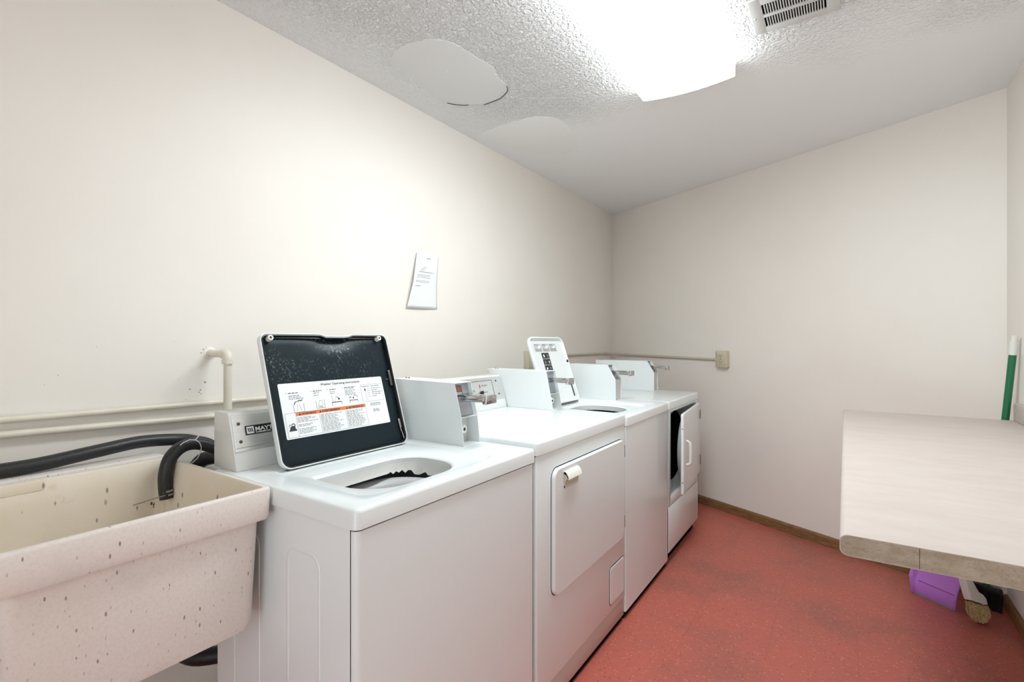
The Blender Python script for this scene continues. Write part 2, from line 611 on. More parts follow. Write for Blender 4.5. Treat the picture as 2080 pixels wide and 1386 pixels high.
mb.build('plaster_lump', 'plaster', ceiling)
# crack along the patch edge
crk = [(-1.655, 1.885), (-1.635, 1.915), (-1.605, 1.945), (-1.575, 1.962)]
crk2 = [(-1.515, 2.004), (-1.45, 2.004), (-1.405, 1.999), (-1.37, 1.978), (-1.328, 1.955), (-1.312, 1.915)]
mb = MB()
rn = random.Random(5)
for cc in (crk, crk2):
    pts = [Vector((x + rn.uniform(-0.004, 0.004), y + rn.uniform(-0.004, 0.004), HC - 0.0042)) for x, y in cc]
    mb.tube(pts, 0.0016, 5, smooth=3)
mb.build('plaster_crack', 'edge_dark', ceiling)

# scuffs and chipped paint around the elbow pipe
mb = MB()
rn = random.Random(17)
for y, z, ra_ in ((0.834, 1.113, 0.006), (0.787, 1.093, 0.004), (0.819, 1.088, 0.0045), (0.815, 1.080, 0.004), (0.821, 1.074, 0.003), (0.775, 1.059, 0.002), (0.737, 1.253, 0.0015), (0.536, 1.238, 0.002), (0.822, 1.214, 0.004), (0.829, 1.226, 0.004), (0.838, 1.232, 0.003), (0.45, 1.159, 0.002), (0.421, 1.134, 0.002), (0.905, 1.040, 0.006), (0.925, 1.035, 0.007), (0.945, 1.042, 0.005)):
    mb.add([(XL + 0.0004, y + ra_ * math.cos(a * 0.785) * rn.uniform(0.5, 1), z + 0.75 * ra_ * math.sin(a * 0.785) * rn.uniform(0.5, 1)) for a in range(8)], [tuple(range(8))])
mb.build('paint_scuffs', 'scuff', wall_left, smooth=0, fixn=False, kind='stuff')

# ---------------------------------------------------------------- ceiling lamp
LX0, LX1, LY0, LY1 = -0.787, -0.388, 1.065, 2.287
t = thing('ceiling_lamp', 'long white wraparound fluorescent fixture glowing on the ceiling', 'ceiling lamp', ((LX0 + LX1) / 2, (LY0 + LY1) / 2, HC))
def lens_prof():
    out = [(LX0, HC - 0.012)]
    n = 14
    for i in range(n + 1):
        u = i / n
        x = LX0 + (LX1 - LX0) * u
        out.append((x, HC - 0.066 - 0.015 * (1 - (2 * u - 1) ** 2)))
    out.append((LX1, HC - 0.012))
    return out
lp = lens_prof()
mb = MB()
mb.loft([[Vector((x, y, z)) for x, z in lp[1:-1]] for y in (LY0, LY1)], closed=False)
lens = mb.build('lens', 'lens', t, smooth=60)
for sd in (lp[:2], lp[-2:]):
    MB().loft([[Vector((x, y, z)) for x, z in sd] for y in (LY0, LY1)], closed=False).build('lens_side', 'lens_side', lens, smooth=0)
for y0, y1 in ((LY0 - 0.004, LY0), (LY1, LY1 + 0.004)):
    MB().prism([(x, z - 0.001) for x, z in lp], 'Y', y0, y1).build('end_cap', 'lamp_metal', t, smooth=20)
MB().box((LX0 + 0.03, LY0, HC - 0.035), (LX1 - 0.03, LY1, HC), 0.002).build('housing', 'lamp_metal', t)

# ---------------------------------------------------------------- ceiling vent
VX0, VX1, VY0, VY1 = -0.287, -0.013, 1.912, 2.136
t = thing('ceiling_vent', 'grey metal ceiling register with two rows of slots', 'vent', ((VX0 + VX1) / 2, (VY0 + VY1) / 2, HC))
mb = MB()
zt = HC - 0.007
ox0, ox1 = -0.247, -0.054
r1a, r1b, r2a, r2b = 1.953, 2.018, 2.035, 2.099
mb.box((VX0, VY0, zt), (ox0, VY1, HC), 0.002)
mb.box((ox1, VY0, zt), (VX1, VY1, HC), 0.002)
for ya, yb in ((VY0, r1a), (r1b, r2a), (r2b, VY1)):
    mb.box((ox0 - 0.002, ya, zt), (ox1 + 0.002, yb, HC), 0.001)
mb.build('frame', 'vent', t)
MB().box((ox0, r1a, HC - 0.0015), (ox1, r2b, HC - 0.0005)).build('duct_opening', 'black', t)  # flat black sheet painting the dark of the duct behind the slats
NS = 23
slatmesh = None
for ya, yb in ((r1a, r1b), (r2a, r2b)):
    for k in range(NS - 1):
        xc = ox0 + (ox1 - ox0) * (k + 1) / NS
        if slatmesh is None:
            s = MB().box((xc - 0.0019, ya - 0.001, zt + 0.0006), (xc + 0.0019, yb + 0.001, HC - 0.001)).build('slat', 'vent', t, smooth=0)
            slatmesh, base = s, (xc, ya)
        else:
            s = slatmesh.copy()
            COL.objects.link(s)
            s.parent = t
            s.location = (xc - base[0], ya - base[1], 0)
for x in (VX0 + 0.012, VX1 - 0.012):
    MB().lathe([(0.0001, -0.003), (0.003, -0.0025), (0.0045, 0), (0.0045, 0.001)], (x, 2.026, zt), n=10).build('screw', 'chrome', t)
MB().box((VX1 - 0.036, 2.0, zt - 0.003), (VX1 - 0.03, 2.03, zt), 0.001).build('damper_lever', 'vent', t)

# ---------------------------------------------------------------- machine helpers
XF = -0.82      # front plane of the four machines

def top_panel(parent, x0, x1, y0, y1, z, th=0.042, hole=None, recess=None, sleeve=0.035, mat='enamel'):
    # enamel top with rounded edges; optional lid recess and opening
    N = 7
    R = 0.016
    mb = MB()
    ol = rrect(x0, x1, y0, y1, R, N)
    rings = [[Vector((x, y, z - th)) for x, y in ol]]
    e = 0.009
    for a in (0, 30, 60, 90):
        i = e * (1 - math.cos(math.radians(a)))
        dz = e * (1 - math.sin(math.radians(a)))
        q = rrect(x0 + i, x1 - i, y0 + i, y1 - i, max(R - i, 0.003), N)
        rings.append([Vector((px, py, z - dz)) for px, py in q])
    if hole is None:
        mb.loft(rings, capa=True, capb=True)
        return mb.build('top_panel', mat, parent, smooth=40)
    rx0, rx1, ry0, ry1, rr, rd = recess
    for off, dz in ((0, 0), (0.003, 0.0012), (0.006, rd * 0.5), (0.009, rd * 0.9), (0.013, rd)):
        q = rrect(rx0 + off, rx1 - off, ry0 + off, ry1 - off, max(rr - off, 0.004), N)
        rings.append([Vector((px, py, z - dz)) for px, py in q])
    hx0, hx1, hy0, hy1, hr = hole
    for off, dz in ((-0.010, rd), (-0.004, rd + 0.0015), (0, rd + 0.006), (0, rd + sleeve)):
        q = rrect(hx0 + off, hx1 - off, hy0 + off, hy1 - off, [max(v - off, 0.004) for v in hr], N)
        rings.append([Vector((px, py, z - dz)) for px, py in q])
    mb.loft(rings)
    return mb.build('top_panel', mat, parent, smooth=40)

def open_cabinet(parent, x0, x1, y0, y1, z0, z1, r=0.006, th=0.003, name='cabinet', mat='enamel'):
    # sheet-metal shell, open at the top
    mb = MB()
    rings = []
    for i, z in ((0.004, z0), (0.0, z0 + 0.004), (0.0, z1), (th, z1), (th, z0 + th)):
        rings.append([Vector((x, y, z)) for x, y in rrect(x0 + i, x1 - i, y0 + i, y1 - i, max(r - i, 0.002), 4)])
    mb.loft(rings, capa=True, capb=True)
    return mb.build(name, mat, parent, smooth=40)

def joint_ring(parent, x0, x1, y0, y1, z0, z1, th=0.012):
    mb = MB()
    rings = []
    for i, z in ((0, z0), (0, z1), (th, z1), (th, z0), (0, z0)):
        rings.append([Vector((x, y, z)) for x, y in rrect(x0 + i, x1 - i, y0 + i, y1 - i, 0.004, 2)])
    mb.loft(rings)
    return mb.build('top_joint', 'edge_dark', parent, smooth=0)

def coin_box(parent, prof, y0, y1, knee, closed, slide_z, slide_len=0.10, th=0.0022, label=None):
    # prof: list of (x, z) going back-bottom, front-bottom, knee, front-top, back-top
    bb, fb, kn, ft, bt = prof
    zmin = fb[1]
    shell = MB()
    for ya, yb in ((y0, y0 + th), (y1 - th, y1)):
        shell.prism([bb, fb, kn, ft, bt], 'Y', ya, yb, 0.0007, 1)
    shell.prism([ft, bt, (bt[0], bt[1] - th), (ft[0], ft[1] - th)], 'Y', y0 + th * 0.5, y1 - th * 0.5)        # top
    shell.prism([bb, bt, (bt[0] + th, bt[1]), (bb[0] + th, bb[1])], 'Y', y0 + th * 0.5, y1 - th * 0.5)          # back
    shell.prism([fb, bb, (bb[0], bb[1] + th), (fb[0], fb[1] + th)], 'Y', y0 + th * 0.5, y1 - th * 0.5)          # bottom
    sh = shell.build('coin_box', 'enamel', parent, smooth=30, label=label)
    yi0, yi1 = y0 + th, y1 - th
    def fx(z):
        if z <= kn[1]:
            u = (z - fb[1]) / (kn[1] - fb[1])
            return fb[0] + (kn[0] - fb[0]) * u
        u = (z - kn[1]) / (ft[1] - kn[1])
        return kn[0] + (ft[0] - kn[0]) * u
    # shelf between slide bay and coin vault bay
    MB().prism([(fx(knee) - 0.002, knee), (fx(knee) - 0.06, knee), (fx(knee) - 0.06, knee - th), (fx(knee) - 0.002, knee - th)], 'Y', yi0, yi1).build('shelf', 'enamel', sh, smooth=0)
    # slanted mounting plate in the upper bay
    rec = 0.016
    z0, z1 = knee + 0.002, ft[1] - th - 0.001
    MB().prism([(fx(z0) - rec, z0), (fx(z1) - rec, z1), (fx(z1) - rec - 0.003, z1), (fx(z0) - rec - 0.003, z0)], 'Y', yi0, yi1).build('mounting_plate', 'zinc', sh, smooth=0)
    yc = (y0 + y1) / 2
    yw = (y1 - y0)
    # chrome slide pushed out of the bay
    xs = fx(slide_z)
    mb = MB()
    mb.box((xs - rec, yc - yw * 0.24, slide_z - 0.011), (xs + slide_len - 0.012, yc + yw * 0.30, slide_z - 0.004), 0.0015)
    mb.box((xs - rec, yc - yw * 0.24, slide_z + 0.006), (xs + slide_len * 0.62, yc + yw * 0.26, slide_z + 0.011), 0.0015)
    mb.box((xs - rec, yc - yw * 0.20, slide_z - 0.006), (xs + slide_len - 0.015, yc - yw * 0.10, slide_z + 0.008), 0.001)
    mb.box((xs + slide_len - 0.018, yc - yw * 0.30, slide_z - 0.017), (xs + slide_len, yc + yw * 0.36, slide_z + 0.012), 0.004, 3)
    mb.build('coin_slide', 'chrome', sh)
    mb = MB()
    mb.box((xs - rec - 0.001, yc - yw * 0.30, slide_z - 0.026), (xs - rec + 0.006, yc + yw * 0.36, slide_z + 0.004), 0.002)
    mb.build('slide_bracket', 'zinc', sh)
    if closed:
        MB().prism([(fx(zmin + 0.004) - 0.003, zmin + 0.004), (fx(knee - 0.004) - 0.003, knee - 0.004), (fx(knee - 0.004) - 0.006, knee - 0.004), (fx(zmin + 0.004) - 0.006, zmin + 0.004)], 'Y', yi0 + 0.001, yi1 - 0.001).build('vault_door', 'steel', sh, smooth=0)
    else:
        xb = fx(zmin) - 0.055
        MB().box((xb, yi0, zmin + th), (xb + 0.002, yi1, knee - th)).build('vault_back', 'console', sh, smooth=0)
        # lock bar and ring on the left of the bay
        h = knee - zmin
        MB().box((xb + 0.002, yi0 + 0.012, zmin + h * 0.08), (xb + 0.010, yi0 + 0.034, zmin + h * 0.96), 0.001).build('lock_bar', 'zinc', sh)
        zc = zmin + h * 0.56
        mb = MB()
        mb.lathe([(0.006, 0.030), (0.013, 0.030), (0.0145, 0.026), (0.0145, 0.0)], (xb + 0.008, yi0 + 0.022, zc), 'X', 20)
        mb.build('lock_ring', 'white_plastic', sh)
        MB().lathe([(0.0001, 0.022), (0.0062, 0.022), (0.0062, 0.0)], (xb + 0.008, yi0 + 0.022, zc), 'X', 14).build('lock_core', 'hinge', sh)
    for k in (0.020, 0.034):
        MB().lathe([(0.0001, 0.003), (0.003, 0.002), (0.0035, 0.0)], (bt[0] + k, y0 + yw * 0.5, bt[1]), n=8).build('screw', 'hinge', sh)
    return sh, fx

def strip_lines(mb, mat, x0, x1, y, h, mi, rnd, z=0.0004, word=0.012):
    # a line of print too small to read: word-long dashes
    x = x0
    while x < x1 - 0.002:
        wl = rnd.uniform(0.35, 1.2) * word
        e = min(x + wl, x1)
        mb.quad((x, y, z), (e, y, z), (e, y + h, z), (x, y + h, z), mi, mat)
        x = e + word * 0.22

# ---------------------------------------------------------------- washer with the black lid
W1Y0, W1Y1, W1Z = 0.657, 1.352, 0.914
W1B = -1.386
t1 = thing('washing_machine', 'white top-load coin washer with black-lined lid standing open, beside the tub', 'washing machine', (-1.1, 1.0, 0))
cab = open_cabinet(t1, W1B, -0.842, W1Y0 + 0.004, W1Y1 - 0.004, 0.03, W1Z - 0.043)
# front panel, slightly proud with rounded vertical edges, narrow seam behind
mb = MB()
fp = rrect(-0.838, XF, W1Y0 + 0.002, W1Y1 - 0.002, (0.003, 0.014, 0.014, 0.003), 5)
mb.loft([[Vector((x, y, z)) for x, y in fp] for z in (0.03, W1Z - 0.047)], caps=True)
mb.build('front_panel', 'enamel', t1, smooth=40)
MB().box((-0.8425, W1Y0 + 0.005, 0.03), (-0.8375, W1Y1 - 0.005, W1Z - 0.046)).build('panel_seam', 'edge_dark', t1, smooth=0)
# pressed outline on the side of the cabinet
def side_emboss(parent, y, x0, x1, z0, z1, r):
    out = rrect(x0, x1, z0, z1, r, 6)
    n = len(out)
    cx, cz = (x0 + x1) / 2, (z0 + z1) / 2
    def ring(off, dy):
        return [Vector((x, y + dy, z)) for x, z in rrect(x0 + off, x1 - off, z0 + off, z1 - off, max(r - off, 0.004), 6)]
    mb = MB()
    mb.loft([ring(0, 0.001), ring(0.002, -0.0018), ring(0.006, -0.0018), ring(0.008, 0.001)])
    return mb.build('pressed_rib', 'enamel', parent, smooth=60)
side_emboss(t1, W1Y0 + 0.004, -1.064, -0.940, 0.10, 0.79, 0.035)
side_emboss(t1, W1Y0 + 0.004, -1.300, -1.176, 0.10, 0.79, 0.035)
MB().box((-1.27, W1Y0 + 0.03, 0.0), (-0.87, W1Y1 - 0.03, 0.03)).build('shade_plinth', 'edge_dark', t1, smooth=0)  # dark block painting the shade of the gap under the washer
# dark shadow joint under the top, then the top itself
joint_ring(t1, W1B + 0.01, XF - 0.006, W1Y0 + 0.006, W1Y1 - 0.006, W1Z - 0.048, W1Z - 0.040)
HX0, HX1, HY0, HY1 = -1.118, -0.888, 0.765, 1.098
top1 = top_panel(t1, W1B - 0.012, XF + 0.006, W1Y0 - 0.003, W1Y1 + 0.002, W1Z, 0.042,
                 hole=(HX0, HX1, HY0, HY1, (0.012, 0.105, 0.105, 0.085)), recess=(-1.252, -0.862, 0.722, 1.212, 0.05, 0.005), sleeve=0.018)
# white tub cover with a broken inner edge
rn = random.Random(11)
q = rrect(HX0 + 0.0005, HX1 - 0.0005, HY0 + 0.0005, HY1 - 0.0005, (0.012, 0.105, 0.105, 0.085), 14)
cx, cy = (HX0 + HX1) / 2, (HY0 + HY1) / 2
ra = [Vector((x, y, W1Z - 0.022)) for x, y in q]
rb = [Vector((cx + (x - cx) * 0.99, cy + (y - cy) * 0.99, W1Z - 0.040)) for x, y in q]
rc = []
kk = 0.0
for i, (x, y) in enumerate(q):
    kk = 0.62 * kk + rn.uniform(-0.009, 0.009)
    f = 0.965 + rn.uniform(-0.01, 0.01)
    rc.append(Vector((cx + (x - cx) * f, cy + (y - cy) * f, W1Z - 0.050 + max(-0.012, min(0.012, kk)))))
mb = MB().loft([ra, rb, rc])
o = mb.build('tub_cover', 'white_plastic', t1, smooth=25)
# balance ring and steel basket
WC = (-1.003, 0.935, 0)
MB().lathe([(0.112, W1Z - 0.090), (0.116, W1Z - 0.078), (0.128, W1Z - 0.068), (0.146, W1Z - 0.064), (0.158, W1Z - 0.070), (0.158, W1Z - 0.10)], WC, 'Z', 48).build('balance_ring', 'grey_plastic', t1, smooth=60)
mb = MB()
mb.lathe([(0.118, W1Z - 0.085), (0.155, W1Z - 0.11), (0.155, 0.62), (0.15, 0.60), (0.0001, 0.595)], WC, 'Z', 40)
mb.build('basket', 'drum', t1, smooth=50)
MB().lathe([(0.0001, 0.80), (0.028, 0.795), (0.036, 0.76), (0.045, 0.66), (0.085, 0.61)], WC, 'Z', 24).build('agitator', 'grey_plastic', t1, smooth=50)
# rating plate under the lid
mb = MB()
R0 = frame((-1.155, 0.84, W1Z - 0.0062), (0, 1, 0), (-1, 0, 0))
mb.quad((0, 0, 0), (0.145, 0, 0), (0.145, 0.05, 0), (0, 0.05, 0), 0, R0)
rn = random.Random(4)
strip_lines(mb, R0, 0.004, 0.026, 0.030, 0.005, 1, rn, word=0.008)
strip_lines(mb, R0, 0.004, 0.024, 0.008, 0.003, 2, rn, word=0.005)
strip_lines(mb, R0, 0.034, 0.050, 0.034, 0.004, 1, rn, word=0.006)
strip_lines(mb, R0, 0.034, 0.048, 0.014, 0.004, 1, rn, word=0.006)
for yy in (0.028, 0.010):
    x = 0.054
    while x < 0.092:
        wv = rn.uniform(0.0006, 0.0018)
        mb.quad((x, yy, 0.0004), (x + wv, yy, 0.0004), (x + wv, yy + 0.013, 0.0004), (x, yy + 0.013, 0.0004), 1, R0)
        x += wv + rn.uniform(0.0005, 0.0012)
V, F = text_geo('U S A', 0.009)
mb.add([(p[0] + 0.100, p[1] + 0.036, 0.0004) for p in V], F, 1, R0)
mb.tube([(0.131 + 0.008 * math.cos(a * 0.5236), 0.030 + 0.012 * math.sin(a * 0.5236), 0.0006) for a in range(13)], 0.0007, 4, mat=R0, mi=1)
V, F = text_geo('SP', 0.010)
mb.add([(p[0] + 0.125, p[1] + 0.027, 0.0004) for p in V], F, 1, R0)
mb.build('rating_plate', ['label_white', 'ink', 'ink_grey'], t1, smooth=0, fixn=False)

# open lid
def lid_frame(O, tilt):
    v = Vector((-math.sin(tilt), 0, math.cos(tilt)))
    return frame(O, (0, 1, 0), v)          # local x along +Y, y up the lid, z towards the room
LW, LL = 0.452, 0.381
LM = lid_frame((-1.240, 0.747, 0.908), math.radians(17.6))
def lid_outline(w, l, r, inset, notch=0.0, seg=8, rb=None, shiftnotch=0.0):
    pts = []
    src = rrect(inset, w - inset, inset, l - inset, (max((rb or r) - inset, 0.003), max((rb or r) - inset, 0.003), max(r - inset, 0.003), max(r - inset, 0.003)), seg)
    # resample the top edge so that the grip notch has vertices
    out = []
    n = len(src)
    for i in range(n):
        a, b = src[i], src[(i + 1) % n]
        out.append(a)
        if notch and a[1] > l - inset - 1e-4 and b[1] > l - inset - 1e-4 and abs(a[0] - b[0]) > 0.1:
            for k in range(1, 24):
                u = k / 24
                x = a[0] + (b[0] - a[0]) * u
                d = abs(x - w * 0.55) / w
                s = 1 - min(1, max(0, (d - 0.085) / 0.05))
                s = s * s * (3 - 2 * s)
                out.append((x, a[1] - notch * s))
    return out
lid1 = None
mb = MB()
D = 0.021
rings = []
for inset, z in ((0.012, -0.004), (0.004, -0.002), (0.0, 0.004), (0.0, D), (0.0022, D + 0.0006), (0.0032, D - 0.001)):
    rings.append([Vector((x, y, z)) for x, y in lid_outline(LW, LL, 0.022, inset, 0.007, rb=0.03)])
mb.loft(rings, capa=True, mat=LM)
lid1 = mb.build('lid', 'enamel', t1, smooth=40)
mb = MB()
rings = []
for inset, z in ((0.0030, D - 0.0012), (0.0065, D - 0.0005), (0.008, D - 0.003), (0.0085, 0.0075)):
    rings.append([Vector((x, y, z)) for x, y in lid_outline(LW, LL, 0.022, inset, 0.007, rb=0.03)])
mb.loft(rings, mat=LM)
mb.build('liner_rim', 'liner_edge', lid1, smooth=50)
mb = MB()
nx, ny = 36, 30
vs, fs = [], []
for j in range(ny + 1):
    for i in range(nx + 1):
        x = 0.008 + (LW - 0.016) * i / nx
        y = 0.008 + (LL - 0.018) * j / ny
        d = ((x - LW * 0.55) / 0.075) ** 2 + ((y - (LL - 0.016)) / 0.026) ** 2
        z = 0.0075 - 0.0085 * math.exp(-d)
        edge = min(i, nx - i, j, ny - j)
        if edge == 0:
            z -= 0.002
        vs.append((x, y, z))
for j in range(ny):
    for i in range(nx):
        a = j * (nx + 1) + i
        fs.append((a, a + 1, a + nx + 2, a + nx + 1))
mb.add(vs, fs, 0, LM)
mb.build('liner', 'liner', lid1, smooth=80)
for x in (0.030, LW - 0.034):
    mb = MB()
    mb.lathe([(0.0035, 0.013), (0.0042, 0.016), (0.0075, 0.016), (0.0085, 0.013), (0.0085, 0.0)], (x, LL - 0.014, D * 0.4), 'Z', 18, mat=LM)
    mb.build('bumper', 'handle_cream', lid1, smooth=40)
# hinge spring and latch on the right rim
mb = MB()
mb.tube([(LW - 0.017, 0.085, 0.013), (LW - 0.016, 0.05, 0.013), (LW - 0.012, 0.03, 0.013), (LW - 0.011, 0.012, 0.013)], 0.0022, 8, smooth=4, mat=LM)
mb.tube([(LW - 0.012, 0.085, 0.012), (LW - 0.012, 0.055, 0.012)], 0.0016, 8, mat=LM)
mb.build('hinge_spring', 'chrome', lid1)
mb = MB()
mb.box((LW - 0.020, 0.20, 0.010), (LW - 0.010, 0.255, 0.0165), 0.002, mat=LM)
mb.box((LW - 0.030, 0.222, 0.008), (LW - 0.018, 0.226, 0.010), 0.0005, mat=LM)
mb.build('lid_switch', 'hinge', lid1)
MB().box((LW - 0.05, -0.004, -0.004), (LW - 0.02, 0.004, 0.010), 0.001, mat=LM).build('hinge', 'hinge', lid1)
MB().box((0.02, -0.004, -0.004), (0.05, 0.004, 0.010), 0.001, mat=LM).build('hinge', 'hinge', lid1)
# instruction sheet
S0 = LM @ Matrix.Translation((0.034, 0.079, 0.0079))
SW, SH = 0.369, 0.157
mb = MB()
mb.loft([[Vector((x, y, z)) for x, y in rrect(0, SW, 0, SH, 0.004, 3)] for z in (-0.0006, 0)], capb=True, mat=S0)
rn = random.Random(21)
def rect(x0, x1, y0, y1, mi, z=0.0003):
    mb.quad((x0, y0, z), (x1, y0, z), (x1, y1, z), (x0, y1, z), mi, S0)
def line(p, q, wd=0.0007, mi=1, z=0.0004):
    p, q = Vector((p[0], p[1], 0)), Vector((q[0], q[1], 0))
    d = (q - p).normalized()
    n = Vector((-d.y, d.x, 0)) * wd * 0.5
    zz = Vector((0, 0, z))
    mb.quad(p - n + zz, q - n + zz, q + n + zz, p + n + zz, mi, S0)
def box_outline(x0, x1, y0, y1, wd=0.0007, mi=2):
    line((x0, y0), (x1, y0), wd, mi); line((x1, y0), (x1, y1), wd, mi)
    line((x1, y1), (x0, y1), wd, mi); line((x0, y1), (x0, y0), wd, mi)
def words(s, x, y, size, mi=1, bold=0.0, align='LEFT', xs=1.0, z=0.0005):
    V, F = text_geo(s, size, bold, align, xs)
    mb.add([(p[0] + x, p[1] + y, z) for p in V], F, mi, S0)
words('Washer Operating Instructions', 0.205, 0.143, 0.0098, 1, 0.0001, 'CENTER', 1.15)
# four steps: text over pictogram
for (x0, x1, ys) in ((0.026, 0.075, (0.127, 0.119, 0.1145, 0.110)), (0.104, 0.135, (0.127, 0.121, 0.114)), (0.160, 0.184, (0.127, 0.1205, 0.115)), (0.214, 0.256, (0.129, 0.1245, 0.119, 0.1145, 0.110, 0.1055))):
    rect(x0 - 0.007, x0 - 0.005, ys[0], ys[0] + 0.003, 2)
    for i, y in enumerate(ys):
        strip_lines(mb, S0, x0, x0 + (x1 - x0) * rn.uniform(0.6, 1.0), y, 0.0021, 1 if i == 0 else 2, rn, 0.0004, 0.010)
def poly(ps, wd=0.0008, mi=1):
    for p, q in zip(ps, ps[1:]):
        line(p, q, wd, mi)
poly([(0.036, 0.096), (0.036, 0.072), (0.068, 0.072), (0.068, 0.096)])
poly([(0.046, 0.076), (0.049, 0.096)], mi=2); poly([(0.059, 0.076), (0.054, 0.096)], mi=2)
poly([(0.039, 0.094), (0.042, 0.101), (0.048, 0.103)], 0.0022)
poly([(0.050, 0.102), (0.056, 0.106), (0.062, 0.104), (0.066, 0.107)], 0.0026)
poly([(0.108, 0.099), (0.108, 0.076), (0.136, 0.076), (0.136, 0.100)])
poly([(0.116, 0.085), (0.121, 0.099), (0.127, 0.099), (0.131, 0.086)], mi=2)
poly([(0.112, 0.085), (0.122, 0.082), (0.132, 0.086)], mi=2); poly([(0.114, 0.080), (0.130, 0.079)], 0.0012)
poly([(0.162, 0.078), (0.162, 0.089), (0.196, 0.089), (0.196, 0.079)], 0.0010); poly([(0.163, 0.0875), (0.195, 0.0875)], 0.0010)
poly([(0.166, 0.089), (0.164, 0.110)]); poly([(0.172, 0.089), (0.176, 0.100)], mi=2)
poly([(0.177, 0.104), (0.184, 0.103), (0.189, 0.099)], 0.0016); poly([(0.185, 0.0975), (0.191, 0.0965)], 0.0045)
poly([(0.226, 0.079), (0.226, 0.089), (0.256, 0.089), (0.256, 0.079)], 0.0010); poly([(0.226, 0.087), (0.256, 0.087)], 0.0010)
poly([(0.226, 0.098), (0.226, 0.090)]); poly([(0.226, 0.098), (0.234, 0.098)], 0.0022)
poly([(0.240, 0.094), (0.245, 0.102), (0.252, 0.104), (0.259, 0.095)], 0.0012); poly([(0.239, 0.0975), (0.243, 0.093)], 0.0032)
# temperature table
box_outline(0.276, 0.362, 0.078, 0.134, 0.0008)
words('Temperature', 0.279, 0.1265, 0.0062, 1)
words('Cycle Settings', 0.316, 0.1265, 0.0062, 1)
poly([(0.292, 0.121), (0.292, 0.113)], 0.0045); poly([(0.2905, 0.113), (0.2925, 0.082)], 0.0006, 2); poly([(0.2945, 0.113), (0.2960, 0.082)], 0.0006, 2)
for i in range(5):
    y = 0.119 - i * 0.0066
    strip_lines(mb, S0, 0.300, 0.312, y, 0.0012, 2, rn, 0.0004, 0.006)
    strip_lines(mb, S0, 0.317, 0.317 + rn.uniform(0.018, 0.042), y, 0.0024, 2, rn, 0.0004, 0.010)
# warning block
rect(0.038, 0.280, 0.0615, 0.0715, 3)
for s, x, sx in (('WARNING', 0.056, 1.22), ('AVERTISSEMENT', 0.122, 1.12), ('ADVERTENCIA', 0.215, 1.12)):
    words(s, x, 0.0636, 0.0078, 1, 0.00025, 'LEFT', sx)
    xx = x - 0.009
    mb.add([(xx, 0.0632, 0.0005), (xx + 0.007, 0.0632, 0.0005), (xx + 0.0035, 0.0700, 0.0005)], [(0, 1, 2)], 1, S0)
box_outline(0.006, 0.281, 0.004, 0.0715, 0.0008)
for x in (0.038, 0.112, 0.203):
    line((x, 0.004), (x, 0.061), 0.0007, 2)
for x0, x1, rows in ((0.041, 0.108, 12), (0.115, 0.200, 13), (0.206, 0.277, 13)):
    for i in range(rows):
        if i in (4, 7) and x0 < 0.1:
            continue
        strip_lines(mb, S0, x0, x0 + (x1 - x0) * (rn.uniform(0.55, 1.0)), 0.0555 - i * 0.0040, 0.0017, 2, rn, 0.0004, 0.011)
mb.add([(0.010, 0.0215, 0.0005), (0.034, 0.0215, 0.0005), (0.034, 0.026, 0.0005), (0.031, 0.0265, 0.0005), (0.030, 0.036, 0.0005), (0.016, 0.034, 0.0005), (0.014, 0.027, 0.0005)], [(0, 1, 2, 3, 4, 5, 6)], 1, S0)
mb.tube([(0.0255 + 0.005 * math.cos(a * 0.63), 0.038 + 0.004 * math.sin(a * 0.63), 0.0006) for a in range(11)], 0.0010, 4, mat=S0, mi=1)
poly([(0.013, 0.034), (0.014, 0.039), (0.018, 0.040)], 0.0014)
for i, y in enumerate((0.070, 0.0665, 0.063, 0.050, 0.0465, 0.043)):
    x0 = 0.302 if i < 3 else 0.309
    strip_lines(mb, S0, x0, x0 + (0.042 if i < 3 else 0.026), y, 0.0018, 2, rn, 0.0004, 0.009)
mb.build('instruction_sheet', ['label_white', 'ink', 'ink_grey', 'orange'], lid1, smooth=0, fixn=False, label='white sheet of operating instructions with an orange warning band')

# control console with badge
mb = MB()
cp = [(-1.428, W1Z), (-1.310, W1Z), (-1.324, 0.962), (-1.353, 1.060), (-1.360, 1.064), (-1.428, 1.064)]
mb.prism(cp, 'Y', 0.674, 1.243, 0.002, 2)
con1 = mb.build('control_console', 'console', t1, smooth=40)
def face_frame(p0, p1, y):
    # frame on a slanted console front: origin at p0 (x, z), x along +Y, y up the slope
    v = Vector((p1[0] - p0[0], 0, p1[1] - p0[1]))
    return frame((p0[0], y, p0[1]), (0, 1, 0), v)
CF = face_frame((-1.324, 0.962), (-1.353, 1.060), 0.674)
mb = MB()
mb.box((0.006, 0.010, 0.0), (0.565, 0.098, 0.0022), 0.0006, 1, mat=CF)
mb.box((0.004, 0.0, 0.0), (0.566, 0.009, 0.0035), 0.0008, 1, mat=CF)
mb.build('faceplate', 'steel', con1)
for y in (0.026, 0.074):
    MB().lathe([(0.0001, 0.003), (0.003, 0.0026), (0.0045, 0.001), (0.0045, 0)], (0.021, y, 0.0022), n=12, mat=CF).build('screw', 'hinge', con1)
mb = MB()
BF = CF @ Matrix.Translation((0.036, 0.041, 0.0024))
mb.box((0, 0, 0), (0.135, 0.025, 0.0012), 0.0004, 1, mi=0, mat=BF)
mb.quad((0.0035, 0.003, 0.0014), (0.0235, 0.003, 0.0014), (0.0235, 0.022, 0.0014), (0.0035, 0.022, 0.0014), 1, BF)
for k in range(3):
    x = 0.0062 + k * 0.0048
    mb.quad((x + 0.0030, 0.007, 0.0017), (x + 0.0056, 0.007, 0.0017), (x + 0.0026, 0.018, 0.0017), (x, 0.018, 0.0017), 2, BF)
V, F = text_geo('MAYTAG', 0.0150, 0.0004, 'LEFT', 1.25)
